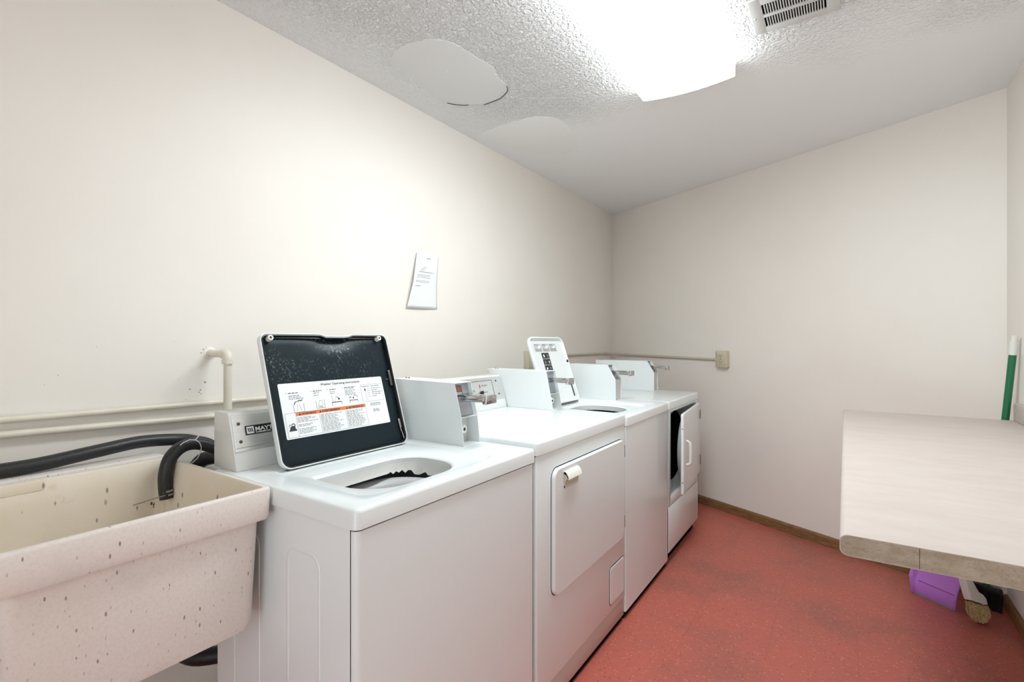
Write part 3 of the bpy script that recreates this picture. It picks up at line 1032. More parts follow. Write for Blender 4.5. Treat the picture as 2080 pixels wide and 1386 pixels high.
mb.add([(p[0] + 0.0265, p[1] + 0.0085, 0.0015) for p in V], F, 1, BF)
V, F = text_geo('COMMERCIAL', 0.0050, 0.0002, 'LEFT', 1.4)
mb.add([(p[0] + 0.0268, p[1] + 0.0030, 0.0015) for p in V], F, 1, BF)
mb.build('badge', ['badge_black', 'label_white', 'badge_black'], con1, smooth=0, fixn=False, label='black and white maker badge')

# coin box of the first washer
p1 = [(-1.275, W1Z), (-1.020, W1Z), (-1.031, 1.006), (-1.060, 1.117), (-1.345, 1.121)]
sh, fx = coin_box(t1, p1, 1.245, 1.332, 1.006, False, 1.068, 0.105, label='open-fronted white coin box')
# coin tariff card with red and white stripes, left of the upper bay
mb = MB()
XA, XB = fx(1.074) - 0.010, fx(1.110) - 0.010
CFm = frame((XA, 1.249, 1.074), (0, 1, 0), (XB - XA, 0, 0.036))
mb.box((0, 0, 0), (0.036, 0.034, 0.002), mi=0, mat=CFm)
for k in range(5):
    x = 0.002 + k * 0.0066
    mb.quad((x, 0.014, 0.0022), (x + 0.003, 0.014, 0.0022), (x + 0.0035, 0.032, 0.0022), (x + 0.0005, 0.032, 0.0022), 1, CFm)
    mb.quad((x + 0.0003, 0.002, 0.0022), (x + 0.0026, 0.002, 0.0022), (x + 0.0029, 0.012, 0.0022), (x + 0.0006, 0.012, 0.0022), 2, CFm)
mb.build('coin_card', ['ink', 'red_print', 'label_white'], sh, smooth=0, fixn=False)

# ---------------------------------------------------------------- dryer with the closed hamper door
D1Y0, D1Y1, D1Z = 1.363, 2.137, 0.930
DB = -1.50
t2 = thing('clothes_dryer', 'white coin dryer with closed rounded door and pull handle, next to the open-lidded washer', 'clothes dryer', (-1.15, 1.75, 0))
MB().box((DB, D1Y0 + 0.004, 0.108), (XF, D1Y1 - 0.003, D1Z - 0.046), 0.006, 3).build('cabinet', 'enamel', t2)
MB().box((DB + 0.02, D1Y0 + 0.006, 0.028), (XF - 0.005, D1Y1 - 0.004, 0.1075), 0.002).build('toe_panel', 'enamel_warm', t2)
MB().box((DB + 0.04, D1Y0 + 0.01, 0.0), (XF - 0.014, D1Y1 - 0.004, 0.028)).build('shade_plinth', 'black', t2, smooth=0)  # black block set near the front to paint the dark floor gap
MB().box((DB + 0.01, D1Y0 + 0.006, D1Z - 0.048), (XF - 0.005, D1Y1 - 0.006, D1Z - 0.042)).build('top_joint', 'edge_dark', t2, smooth=0)
top_panel(t2, DB - 0.01, XF + 0.005, D1Y0 - 0.002, D1Y1 + 0.001, D1Z, 0.044)
def front_frame():
    return frame((XF, 0, 0), (0, 1, 0), (0, 0, 1))     # local x = Y, y = Z, z = towards the room
FF = front_frame()
def front_door(parent, y0, y1, z0, z1, r, proud, name='door', mat='enamel'):
    gapm = MB()
    gapm.loft([[Vector((x, y, z)) for x, y in rrect(y0 - 0.0035, y1 + 0.0035, z0 - 0.0035, z1 + 0.0035, r + 0.0035, 8)] for z in (-0.004, 0.0006)], capb=True, mat=FF)
    gapm.build('door_gap', 'edge_dark', parent, smooth=0)
    mb = MB()
    rings = [[Vector((x, y, z)) for x, y in rrect(y0 + i, y1 - i, z0 + i, z1 - i, max(r - i, 0.004), 8)] for i, z in ((0, 0.0), (0, proud * 0.5), (0.0015, proud * 0.85), (0.004, proud), (0.010, proud))]
    mb.loft(rings, capb=True, mat=FF)
    return mb.build(name, mat, parent, smooth=40)
dr = front_door(t2, 1.462, 2.098, 0.392, 0.822, 0.034, 0.014)
# moulded pull handle
mb = MB()
hx0, hx1, hz = 1.527, 1.630, 0.800
rings = []
for y in (hx0, hx1):
    rings.append([Vector((XF + px, y, hz + pz)) for px, pz in ((0.014, 0.004), (0.019, 0.004), (0.026, -0.002), (0.032, -0.014), (0.034, -0.022), (0.030, -0.023), (0.025, -0.012), (0.019, -0.006), (0.014, -0.006))])
mb.loft(rings, caps=True)
mb.build('handle', 'handle_cream', dr, smooth=40)
mb = MB()
mb.box((XF + 0.0135, hx0, hz - 0.053), (XF + 0.0155, hx1, hz + 0.002), 0.0006, 1)
for y in (hx0, hx1 - 0.004):
    mb.prism([(XF + 0.014, hz - 0.052), (XF + 0.0185, hz - 0.052), (XF + 0.019, hz - 0.028), (XF + 0.032, hz - 0.016), (XF + 0.020, hz + 0.002), (XF + 0.014, hz + 0.002)], 'Y', y, y + 0.004)
mb.box((XF + 0.0135, hx0, hz - 0.055), (XF + 0.019, hx1, hz - 0.044), 0.001, 1)
mb.build('handle_pocket', 'handle_shade', dr, smooth=30)
for z0, z1 in ((0.742, 0.794), (0.430, 0.483)):
    MB().box((XF + 0.001, 2.097, z0), (XF + 0.012, 2.108, z1), 0.002).build('hinge', 'hinge', dr)
ap = front_door(t2, 1.962, 2.118, 0.142, 0.299, 0.014, 0.004, 'access_panel')
# console
cp = [(-1.490, D1Z), (-1.392, D1Z), (-1.398, 0.955), (-1.436, 1.084), (-1.442, 1.088), (-1.490, 1.088)]
con2 = MB().prism(cp, 'Y', 1.378, 2.036, 0.002, 2).build('control_console', 'console', t2, smooth=40)
CF = face_frame((-1.402, 0.968), (-1.436, 1.084), 1.378)
MB().box((0.006, 0.004, 0), (0.652, 0.116, 0.002), 0.0006, 1, mat=CF).build('faceplate', 'steel', con2)
mb = MB()
for (x0, x1, y0, y1) in ((0.20, 0.575, 0.018, 0.020), (0.20, 0.575, 0.100, 0.102), (0.573, 0.575, 0.018, 0.102), (0.20, 0.202, 0.018, 0.102)):
    mb.box((x0, y0, 0.0015), (x1, y1, 0.0026), mat=CF)
mb.build('faceplate_border', 'edge_dark', con2, smooth=0)
MB().lathe([(0.0001, 0.012), (0.008, 0.011), (0.009, 0.0)], (0.475, 0.045, 0.002), n=18, mat=CF).build('start_button', 'badge_black', con2)
MB().box((0.470, 0.068, 0.002), (0.476, 0.084, 0.004), 0.001, mat=CF).build('indicator_light', 'red_print', con2)
mb = MB()
rn = random.Random(2)
strip_lines(mb, CF, 0.486, 0.530, 0.075, 0.006, 0, rn, 0.0026, 0.014)
strip_lines(mb, CF, 0.490, 0.528, 0.043, 0.005, 0, rn, 0.0026, 0.012)
strip_lines(mb, CF, 0.41, 0.43, 0.052, 0.012, 0, rn, 0.0026, 0.012)
mb.build('panel_print', 'ink_grey', con2, smooth=0, fixn=False, kind='stuff')
for x, y in ((0.608, 0.095), (0.612, 0.030)):
    MB().lathe([(0.0001, 0.003), (0.004, 0.002), (0.005, 0.0)], (x, y, 0.002), n=10, mat=CF).build('screw', 'hinge', con2)
p2 = [(-1.389, D1Z), (-1.134, D1Z), (-1.149, 1.003), (-1.171, 1.112), (-1.518, 1.114)]
coin_box(t2, p2, 2.040, 2.130, 1.005, False, 1.068, 0.100, label='open-fronted white coin box')

# ---------------------------------------------------------------- washer with the white lid
W3Y0, W3Y1, W3Z = 2.143, 2.789, 0.914
t3 = thing('washing_machine', 'white top-load coin washer with white lid standing open, between the two dryers', 'washing machine', (-1.15, 2.47, 0))
open_cabinet(t3, DB, XF, W3Y0 + 0.003, W3Y1 - 0.003, 0.03, W3Z - 0.046)
MB().box((DB + 0.04, W3Y0 + 0.004, 0.0), (XF - 0.012, W3Y1 - 0.004, 0.03)).build('shade_plinth', 'black', t3, smooth=0)  # black block paints shade into the gap at the floor
joint_ring(t3, DB + 0.01, XF - 0.004, W3Y0 + 0.006, W3Y1 - 0.006, W3Z - 0.048, W3Z - 0.042)
top_panel(t3, DB - 0.01, XF + 0.004, W3Y0, W3Y1, W3Z, 0.044, hole=(-1.215, -0.93, 2.27, 2.565, (0.07, 0.12, 0.14, 0.10)), recess=(-1.305, -0.868, 2.200, 2.640, 0.07, 0.012), sleeve=0.03)
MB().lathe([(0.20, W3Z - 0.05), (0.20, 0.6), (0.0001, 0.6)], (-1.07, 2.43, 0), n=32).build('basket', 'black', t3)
MB().lathe([(0.0001, 0.80), (0.03, 0.79), (0.045, 0.66), (0.08, 0.6)], (-1.07, 2.43, 0), 'Z', 20).build('agitator', 'hinge', t3, smooth=50)
LM3 = lid_frame((-1.290, 2.226, 0.912), math.radians(18.5))
LW3, LL3 = 0.385, 0.380
mb = MB()
D3 = 0.020
rings = []
for inset, z in ((0.02, -0.003), (0.006, -0.001), (0.0, 0.006), (0.0, D3 - 0.003), (0.003, D3), (0.007, D3), (0.010, D3 - 0.003), (0.013, 0.006), (0.018, 0.004)):
    rings.append([Vector((x, y, z)) for x, y in lid_outline(LW3, LL3, 0.045, inset, rb=0.02)])
mb.loft(rings, capa=True, capb=True, mat=LM3)
lid3 = mb.build('lid', 'enamel', t3, smooth=45)
mb = MB()
rn = random.Random(8)
for k in range(3):
    x = 0.065 + k * 0.082
    Z3 = 0.0048
    mb.quad((x, 0.298, Z3), (x + 0.074, 0.298, Z3), (x + 0.074, 0.343, Z3), (x, 0.343, Z3), 2, LM3)
    strip_lines(mb, LM3, x + 0.004, x + 0.04, 0.334, 0.006, 1, rn, Z3 + 0.0004, 0.03)
    mb.add([(x + 0.02, 0.318, Z3 + 0.0004), (x + 0.06, 0.317, Z3 + 0.0004), (x + 0.066, 0.338, Z3 + 0.0004), (x + 0.045, 0.330, Z3 + 0.0004)], [(0, 1, 2, 3)], 3, LM3)
    for i in range(3):
        strip_lines(mb, LM3, x + 0.004, x + 0.07, 0.312 - i * 0.005, 0.0025, 1, rn, Z3 + 0.0004, 0.02)
mb.build('instruction_strip', ['label_white', 'ink_grey', 'grey_plastic', 'label_white'], lid3, smooth=0, fixn=False)
mb = MB()
for j in range(3):
    for i in range(2):
        x, y = 0.118 + i * 0.040, 0.2575 - j * 0.036
        mb.box((x, y, 0.0042), (x + 0.0375, y + 0.0335, 0.0052), 0, mi=0, mat=LM3)
        zz = 0.0057
        cxx, cyy = x + 0.019, y + 0.017
        shp = [(0.010, 0.004), (0.004, 0.010), (-0.006, 0.008), (-0.010, -0.002), (-0.003, -0.010), (0.008, -0.007)]
        shp = [(a * rn.uniform(0.5, 1.1), b * rn.uniform(0.5, 1.1)) for a, b in shp]
        mb.add([(cxx + a, cyy + b, zz) for a, b in shp], [tuple(range(6))], 1 if (i + j) % 2 == 0 else 2, LM3)
        mb.quad((x + 0.004, y + 0.003, zz), (x + 0.03, y + 0.003, zz), (x + 0.03, y + 0.006, zz), (x + 0.004, y + 0.006, zz), 2, LM3)
mb.build('warning_pictograms', ['badge_black', 'label_white', 'ink_grey'], lid3, smooth=0, fixn=False)
MB().lathe([(0.0001, 0.004), (0.006, 0.004), (0.007, 0.0)], (0.022, 0.215, 0.0045), n=14, mat=LM3).build('bumper', 'badge_black', lid3)
MB().box((LW3 - 0.012, 0.225, 0.004), (LW3 + 0.002, 0.243, 0.019), 0.003, mat=LM3).build('latch', 'badge_black', lid3)
MB().box((LW3 - 0.034, 0.028, 0.004), (LW3 - 0.020, 0.115, 0.0065), 0.002, mat=LM3).build('hinge_slot', 'hinge', lid3)
MB().box((0.02, -0.006, -0.002), (LW3 - 0.02, 0.002, 0.012), 0.002, mat=LM3).build('hinge_strip', 'hinge', lid3)
MB().prism([(-1.498, W3Z), (-1.42, W3Z), (-1.45, 1.02), (-1.498, 1.02)], 'Y', 2.15, 2.69, 0.003).build('control_console', 'console', t3, smooth=40)
p3 = [(-1.40, W3Z), (-1.092, W3Z), (-1.093, 1.034), (-1.142, 1.116), (-1.42, 1.118)]
coin_box(t3, p3, 2.700, 2.786, 1.034, True, 1.072, 0.108, label='white coin box with closed vault')

# ---------------------------------------------------------------- dryer with the door ajar
D4Y0, D4Y1, D4Z = 2.793, 3.462, 0.914
t4 = thing('clothes_dryer', 'white coin dryer with its door ajar, last machine by the back wall', 'clothes dryer', (-1.15, 3.13, 0))
zo0, zo1, yo0, yo1 = 0.372, 0.850, 2.842, 3.418
mb = MB()
zb, ztp = 0.318, D4Z - 0.047
# cabinet sides, back, and a front made of four strips around the door opening
B = 0.003
mb.box((DB, D4Y0 + 0.003, 0.068), (XF, D4Y0 + 0.010, ztp))
mb.box((DB, D4Y1 - 0.009, 0.068), (XF, D4Y1 - 0.002, ztp))
mb.box((DB, D4Y0 + 0.003, 0.068), (DB + 0.01, D4Y1 - 0.002, ztp))
mb.box((XF - 0.02, D4Y0 + 0.003, zb + 0.003), (XF, yo0, ztp), B)
mb.box((XF - 0.02, yo1, zb + 0.003), (XF, D4Y1 - 0.002, ztp), B)
mb.box((XF - 0.0199, D4Y0 + 0.004, zo1), (XF - 0.0002, D4Y1 - 0.003, ztp), B)
mb.box((XF - 0.0199, D4Y0 + 0.004, zb + 0.003), (XF - 0.0002, D4Y1 - 0.003, zo0), B)
mb.build('cabinet', 'enamel', t4, smooth=40)
MB().box((XF - 0.03, D4Y0 + 0.003, 0.068), (XF + 0.002, D4Y1 - 0.002, zb), 0.003).build('lower_panel', 'enamel', t4)
MB().box((XF - 0.02, D4Y0 + 0.005, zb - 0.002), (XF - 0.004, D4Y1 - 0.004, zb + 0.005)).build('panel_seam', 'edge_dark', t4, smooth=0)
MB().box((DB + 0.04, D4Y0 + 0.004, 0.0), (XF - 0.03, D4Y1 - 0.01, 0.068)).build('shade_plinth', 'black', t4, smooth=0)  # near-black block stands for the shade below the lower panel
MB().box((DB + 0.01, D4Y0 + 0.006, D4Z - 0.048), (XF - 0.004, D4Y1 - 0.006, D4Z - 0.042)).build('top_joint', 'edge_dark', t4, smooth=0)
top_panel(t4, DB - 0.01, XF + 0.004, D4Y0 + 0.0005, D4Y1, D4Z, 0.044)
# drum mouth: grey bulkhead with round hole, black drum behind
yc4, zc4, rd4 = 3.13, 0.610, 0.215
rings = []
N = 48
def sq(a, y0, y1, z0, z1):
    dx, dz = math.cos(a), math.sin(a)
    hy, hz = (y1 - y0) / 2, (z1 - z0) / 2
    s = min(hy / max(abs(dx), 1e-6), hz / max(abs(dz), 1e-6))
    return (y0 + y1) / 2 + dx * s, (z0 + z1) / 2 + dz * s
angs = [2 * math.pi * k / N for k in range(N)]
r0 = [Vector((XF - 0.018, *sq(a, yo0 - 0.004, yo1 + 0.004, zo0 - 0.004, zo1 + 0.004))) for a in angs]
r1 = [Vector((XF - 0.055, yc4 + (rd4 + 0.02) * math.cos(a) * 1.22, zc4 + (rd4 + 0.01) * math.sin(a))) for a in angs]
r2 = [Vector((XF - 0.075, yc4 + rd4 * math.cos(a) * 1.2, zc4 + rd4 * math.sin(a))) for a in angs]
MB().loft([r0, r1, r2]).build('bulkhead', 'grey_plastic', t4, smooth=50)
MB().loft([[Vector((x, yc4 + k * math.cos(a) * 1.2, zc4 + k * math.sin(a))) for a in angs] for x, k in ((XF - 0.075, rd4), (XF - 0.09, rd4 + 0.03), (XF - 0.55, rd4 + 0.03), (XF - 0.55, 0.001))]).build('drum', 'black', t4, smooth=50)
mb = MB()
mb.prism([(2.95, 0.40), (3.06, 0.40), (3.03, 0.50)], 'X', XF - 0.5, XF - 0.10)
mb.build('drum_vane', 'white_plastic', t4, smooth=0)
# door swung out about its right-hand hinges
th4 = math.radians(5.0)
dw = 0.604
DM = Matrix.Translation((XF + 0.002, 3.440, 0)) @ Matrix.Rotation(th4, 4, 'Z')
# local frame: x towards the room (thickness), y from hinge (-dw..0), z up
mb = MB()
rings = []
zl, zh = 0.388, 0.846
for i, x in ((0.012, 0.0), (0.004, 0.001), (0, 0.005), (0, 0.013), (0.002, 0.0165), (0.006, 0.018)):
    rings.append([Vector((x, y, z)) for y, z in rrect(-dw + i, -i, zl + i, zh - i, max(0.016 - i, 0.003), 5)])
mb.loft(rings, caps=True, mat=DM)
d4 = mb.build('door', 'enamel', t4, smooth=40)
mb = MB()
rings = [[Vector((-x, -dw / 2 + k * math.cos(a), 0.605 + k * 0.92 * math.sin(a))) for a in angs] for x, k in ((0.0, 0.235), (0.028, 0.225), (0.034, 0.215), (0.034, 0.12))]
mb.loft(rings, capb=True, mat=DM)
mb.build('door_liner', 'grey_plastic', d4, smooth=40)
mb = MB()
mb.tube([(0.017, -dw + 0.085, 0.682), (0.034, -dw + 0.085, 0.675), (0.040, -dw + 0.085, 0.655), (0.040, -dw + 0.085, 0.575), (0.036, -dw + 0.085, 0.553), (0.017, -dw + 0.085, 0.545)], 0.008, 10, smooth=4, mat=DM)
mb.build('handle', 'white_plastic', d4, smooth=50)
for z in (0.762, 0.462):
    MB().lathe([(0.0001, 0.0015), (0.004, 0.001), (0.004, 0)], (0, 0, 0), 'Y', 8, mat=DM @ Matrix.Translation((0.012, -dw - 0.0012, z))).build('screw', 'hinge', d4)
for z0, z1 in ((0.740, 0.798), (0.437, 0.500)):
    MB().box((XF - 0.002, 3.433, z0), (XF + 0.0225, 3.451, z1), 0.002).build('hinge', 'hinge', d4)
MB().prism([(-1.498, D4Z), (-1.43, D4Z), (-1.45, 1.02), (-1.498, 1.02)], 'Y', 2.80, 3.37, 0.003).build('control_console', 'console', t4, smooth=40)
p4 = [(-1.50, D4Z), (-1.086, D4Z), (-1.087, 1.040), (-1.135, 1.117), (-1.52, 1.117)]
coin_box(t4, p4, 3.372, 3.458, 1.040, True, 1.074, 0.108, label='white coin box with closed vault')

# ---------------------------------------------------------------- laundry tub
TR, TL_, TF, TBK, TZ = 0.647, 0.190, -1.100, -1.715, 0.918
tt = thing('laundry_tub', 'speckled beige stone-look laundry tub beside the first washer', 'sink', (-1.4, 0.42, 0.59))
def tring(x0, x1, y0, y1, r, z, seg=5):
    return [Vector((x, y, z)) for x, y in rrect(x0, x1, y0, y1, r, seg)]
IB = -1.622
mb = MB()
outer = [
    tring(-1.665, -1.150, 0.240, 0.606, 0.03, 0.588),
    tring(-1.683, -1.136, 0.222, 0.620, 0.03, 0.595),
    tring(-1.690, -1.131, 0.215, 0.626, 0.028, 0.612),
    tring(-1.705, -1.126, 0.200, 0.636, 0.025, 0.843),
    tring(TBK, TF - 0.004, TL_, TR - 0.006, 0.012, 0.846),
    tring(TBK, TF - 0.001, TL_ - 0.001, TR - 0.003, 0.012, 0.853),
    tring(TBK, TF, TL_ - 0.002, TR, 0.012, TZ - 0.006),
    tring(TBK + 0.001, TF - 0.001, TL_ - 0.001, TR - 0.001, 0.011, TZ - 0.002),
    tring(TBK + 0.003, TF - 0.003, TL_ + 0.001, TR - 0.003, 0.010, TZ),
    tring(IB - 0.003, TF - 0.012, TL_ + 0.010, TR - 0.012, 0.010, TZ),
]
mb.loft(outer, capa=True)
basin = mb.build('basin', 'tub', tt, smooth=40)
mb = MB()
inner = [
    tring(IB - 0.003, TF - 0.012, TL_ + 0.010, TR - 0.012, 0.010, TZ),
    tring(IB, TF - 0.015, TL_ + 0.013, TR - 0.015, 0.012, TZ - 0.004),
    tring(IB + 0.006, TF - 0.038, TL_ + 0.022, TR - 0.026, 0.02, 0.855),
    tring(IB + 0.02, TF - 0.050, TL_ + 0.035, TR - 0.040, 0.03, 0.640),
    tring(IB + 0.04, TF - 0.070, TL_ + 0.05, TR - 0.055, 0.03, 0.618),
    tring(-1.42, -1.36, 0.39, 0.45, 0.03, 0.612),
]
mb.loft(inner, capb=True)
mb.build('basin_inside', 'tub_inside', basin, smooth=40)
# raised rear ledge and the step of the faucet deck
MB().box((TBK, TL_ - 0.001, TZ - 0.001), (-1.645, 0.640, TZ + 0.006), 0.003).build('rear_ledge', 'tub', basin)
MB().box((IB - 0.004, TL_ + 0.014, TZ - 0.026), (IB + 0.0035, 0.372, TZ + 0.0005), 0.001).build('faucet_deck', 'tub_inside', basin)
MB().lathe([(0.0001, 0.003), (0.02, 0.003), (0.028, 0.0)], (-1.39, 0.42, 0.612), n=20).build('drain', 'chrome', tt)
for y in (0.25, 0.58):
    mb = MB()
    mb.box((XL, y - 0.015, 0.52), (TBK + 0.01, y + 0.015, 0.80), 0.003)
    mb.build('wall_bracket', 'hinge', tt)
# dark rust specks below the hose end
mb = MB()
rn = random.Random(31)
for k in range(16):
    yy, zz = 0.603 + rn.uniform(-0.010, 0.010), 0.806 - rn.uniform(0, 0.05)
    xx = IB + 0.006 + (0.855 - zz) / 0.215 * 0.014 + 0.0012
    ra_ = rn.uniform(0.0012, 0.0032)
    mb.add([(xx, yy + ra_ * math.cos(a * 1.05) * rn.uniform(0.6, 1), zz + 1.6 * ra_ * math.sin(a * 1.05) * rn.uniform(0.6, 1)) for a in range(6)], [tuple(range(6))])
mb.build('rust_specks', 'rust', basin, smooth=0, fixn=False, kind='stuff')

# ---------------------------------------------------------------- hoses and pipes
def hose(name, pts, r, mat, label, cat, sm=8, n=18, group=None):
    o = MB().tube(pts, r, n, smooth=sm).build(name, mat, smooth=60)
    return tag(o, label, cat, group)
hose('drain_hose', [(-1.685, 0.10, 0.9425), (-1.685, 0.30, 0.9428), (-1.685, 0.385, 0.945), (-1.69, 0.50, 0.956), (-1.70, 0.60, 0.962), (-1.705, 0.70, 0.952), (-1.730, 0.76, 0.934), (-1.762, 0.83, 0.90), (-1.775, 0.92, 0.80), (-1.775, 0.96, 0.45)], 0.0178,
     'rubber', 'long black rubber hose lying along the rear ledge of the tub', 'hose', group='black drain hoses')
th = thing('drain_hose', 'black hooked drain hose hanging over the tub rim with a cable tie', 'hose', (-1.56, 0.63, 0.80), 'black drain hoses')
hk = [(-1.50, 0.87, 0.60), (-1.51, 0.83, 0.80), (-1.53, 0.775, 0.905), (-1.555, 0.725, 0.943), (-1.565, 0.685, 0.958), (-1.565, 0.648, 0.952), (-1.560, 0.620, 0.927), (-1.556, 0.608, 0.890), (-1.552, 0.606, 0.855), (-1.548, 0.608, 0.822)]
MB().tube(hk, 0.0175, 18, smooth=8).build('hose_body', 'rubber', th, smooth=60)
MB().tube([(-1.55, 0.611, 0.846), (-1.5495, 0.6115, 0.841)], 0.0190, 18).build('hose_clamp', 'clamp', th, smooth=40)
MB().tube([(-1.5495, 0.612, 0.836), (-1.549, 0.6125, 0.831)], 0.0190, 18).build('hose_clamp', 'clamp', th, smooth=40)
MB().tube([(-1.535, 0.600, 0.835), (-1.54, 0.575, 0.832), (-1.55, 0.53, 0.824)], 0.0016, 6).build('wire_end', 'clamp', th)
mb = MB()
ring = []
for k in range(15):
    a = 2 * math.pi * k / 14
    ring.append((-1.560 + 0.019 * math.cos(a), 0.665 + 0.030 * math.sin(a) + 0.012 * math.cos(a), 0.935 + 0.040 * math.cos(a + 0.35)))
mb.tube(ring, 0.0013, 6)
mb.tube([ring[0], (ring[0][0] + 0.002, ring[0][1] + 0.012, ring[0][2] + 0.015)], 0.0016, 6)
mb.build('cable_tie', 'label_white', th)
hose('drain_hose', [(-1.50, 0.89, 0.875), (-1.57, 0.83, 0.893), (-1.62, 0.772, 0.896), (-1.66, 0.735, 0.872), (-1.685, 0.718, 0.76), (-1.69, 0.715, 0.45)], 0.0215,
     'rubber', 'short black hose dropping behind the tub corner beside the console', 'hose', group='black drain hoses')
# dark trap and valve low behind the tub
hose('waste_pipe', [(-1.50, 0.95, 0.30), (-1.60, 0.86, 0.265), (-1.70, 0.765, 0.25), (-1.76, 0.73, 0.262), (-1.80, 0.70, 0.28)], 0.026, 'rubber', 'black waste pipe low on the wall under the tub', 'pipe', sm=5)

pv = 0.0092
hose('wall_pipe', [(XL + 0.016, -0.9, 1.068), (XL + 0.016, 0.88, 1.042), (XL + 0.016, 1.36, 1.036)], pv, 'pipe', 'upper of two painted pipes running along the left wall', 'pipe', sm=4, n=14, group='painted pipes on the left wall')
hose('wall_pipe', [(XL + 0.018, -0.9, 1.045), (XL + 0.018, 0.33, 1.012), (XL + 0.018, 0.87, 0.995), (XL + 0.018, 1.36, 0.982)], pv + 0.0006, 'pipe', 'lower of two painted pipes running along the left wall', 'pipe', sm=4, n=14, group='painted pipes on the left wall')
tp = thing('vent_pipe', 'cream elbow pipe coming out of the wall and turning down behind the washer console', 'pipe', (-1.71, 0.85, 1.21))
ye, ze = 0.850, 1.212
xe = -1.718
MB().tube([(XL, ye, ze), (xe + 0.004, ye, ze)], 0.0125, 16).build('pipe_stub', 'pipe', tp, smooth=50)
MB().tube([(xe - 0.022, ye, ze), (xe - 0.006, ye, ze), (xe + 0.004, ye, ze - 0.004), (xe + 0.009, ye, ze - 0.014), (xe + 0.009, ye, ze - 0.028)], 0.0165, 18, smooth=5).build('elbow', 'pipe', tp, smooth=60)
MB().tube([(xe + 0.009, ye, ze - 0.02), (xe + 0.009, ye, ze - 0.033)], 0.0188, 18).build('elbow_collar', 'pipe', tp, smooth=40)
MB().tube([(xe + 0.009, ye, ze - 0.02), (xe + 0.009, ye, 0.60)], 0.0128, 16).build('pipe_drop', 'pipe', tp, smooth=50)
MB().lathe([(0.0125, 0.003), (0.02, 0.002), (0.023, 0)], (XL, ye, ze), 'X', 18).build('escutcheon', 'wall', tp)

# conduit from the left wall round the corner to the outlet on the back wall
tc = thing('conduit', 'thin painted conduit running round the room corner to the outlet', 'conduit', (XL, 4.3, 1.14))
off = 0.012
cpt = Vector((XL + off, yback(XL) - 0.06, 1.141))
bw0 = Vector((XL, yback(XL), 0)) + nb * off
def onback(x, z, o=off):
    return Vector((x, yback(x), z)) + nb * o
MB().tube([(XL + off, 2.95, 1.146), (XL + off, 4.26, 1.142)], 0.0095, 12).build('conduit_run', 'conduit', tc, smooth=50)
MB().tube([(XL + off, 4.25, 1.142), (XL + off + 0.002, 4.31, 1.141), Vector((XL + 0.05, yback(XL + 0.05) - 0.055, 1.138)), onback(-1.66, 1.131, off + 0.006), onback(-1.62, 1.130)], 0.0098, 12, smooth=5).build('conduit_bend', 'conduit', tc, smooth=60)
MB().tube([onback(-1.63, 1.130), onback(-0.775, 1.118)], 0.0095, 12).build('conduit_run', 'conduit', tc, smooth=50)
MB().tube([(XL + off, 4.235, 1.142), (XL + off, 4.262, 1.142)], 0.0135, 12).build('coupling', 'conduit', tc, smooth=40)
MB().tube([onback(-1.655, 1.1305), onback(-1.625, 1.130)], 0.0135, 12).build('coupling', 'conduit', tc, smooth=40)

def outlet(O, ux, label):
    F = frame(O, ux, (0, 0, 1))
    e = thing('wall_outlet', label, 'outlet', O, 'wall outlets')
    mb = MB()
    hw, hh = 0.046, 0.061
    mb.box((-hw, -hh, 0), (hw, hh, 0.034), 0.004, 2, mat=F)
    mb.build('outlet_box', 'outlet', e)
    mb = MB()
    mb.loft([[Vector((x, y, z)) for x, y in rrect(-hw - 0.001 + i, hw + 0.001 - i, -hh - 0.001 + i, hh + 0.001 - i, 0.005, 4)] for i, z in ((0, 0.033), (0, 0.037), (0.003, 0.0395))], capb=True, mat=F)
    mb.build('cover_plate', 'outlet', e, smooth=40)
    for cy in (0.021, -0.024):
        mb = MB()
        mb.loft([[Vector((x, y + cy, z)) for x, y in rrect(-0.017, 0.017, -0.014, 0.014, 0.008, 4)] for z in (0.039, 0.0412)], capb=True, mat=F)
        r = mb.build('receptacle', 'outlet', e, smooth=40)
        mb = MB()
        for x in (-0.007, 0.007):
            mb.box((x - 0.0016, cy + 0.001, 0.0405), (x + 0.0016, cy + 0.010, 0.0416), mat=F)
        mb.lathe([(0.0001, 0.0416), (0.0028, 0.0416), (0.0028, 0.0405)], (0, cy - 0.007, 0), n=10, mat=F)
        mb.build('slots', 'outlet_slot', r, smooth=0)
    MB().lathe([(0.0001, 0.0408), (0.003, 0.0404), (0.0035, 0.039)], (0, -0.0015, 0), n=10, mat=F).build('screw', 'outlet_slot', e)
    return e
outlet(Vector((-0.740, yback(-0.740), 1.122)), (1, SL, 0), 'ivory outlet box alone on the back wall at the end of the conduit')
outlet(Vector((XL, 2.925, 1.126)), (0, 1, 0), 'ivory outlet box on the left wall, half hidden by the white lid')

# ---------------------------------------------------------------- paper notice on the left wall
tn = thing('paper_notice', 'curled white sheet of printed paper taped to the left wall', 'notice', (XL, 1.9, 1.42))
c00, c10, c11, c01 = (1.772, 1.423), (2.003, 1.426), (1.998, 1.716), (1.846, 1.712)   # bottom-left, bottom-right, top-right, top-left (y, z)
def ppos(u, v, lift=0.0):
    y = (c00[0] * (1 - u) + c10[0] * u) * (1 - v) + (c01[0] * (1 - u) + c11[0] * u) * v
    z = (c00[1] * (1 - u) + c10[1] * u) * (1 - v) + (c01[1] * (1 - u) + c11[1] * u) * v
    z += 0.004 * math.sin(math.pi * u) * v
    o = 0.003 + 0.020 * (1 - u) ** 2 * (0.35 + 0.65 * (1 - abs(2 * v - 0.9))) + 0.010 * max(0, u - 0.45) * max(0, v - 0.45) * 6 + 0.006 * math.sin(math.pi * u) * (1 - v)
    return Vector((XL + o + lift, y, z))
mb = MB()
nu, nv = 14, 18
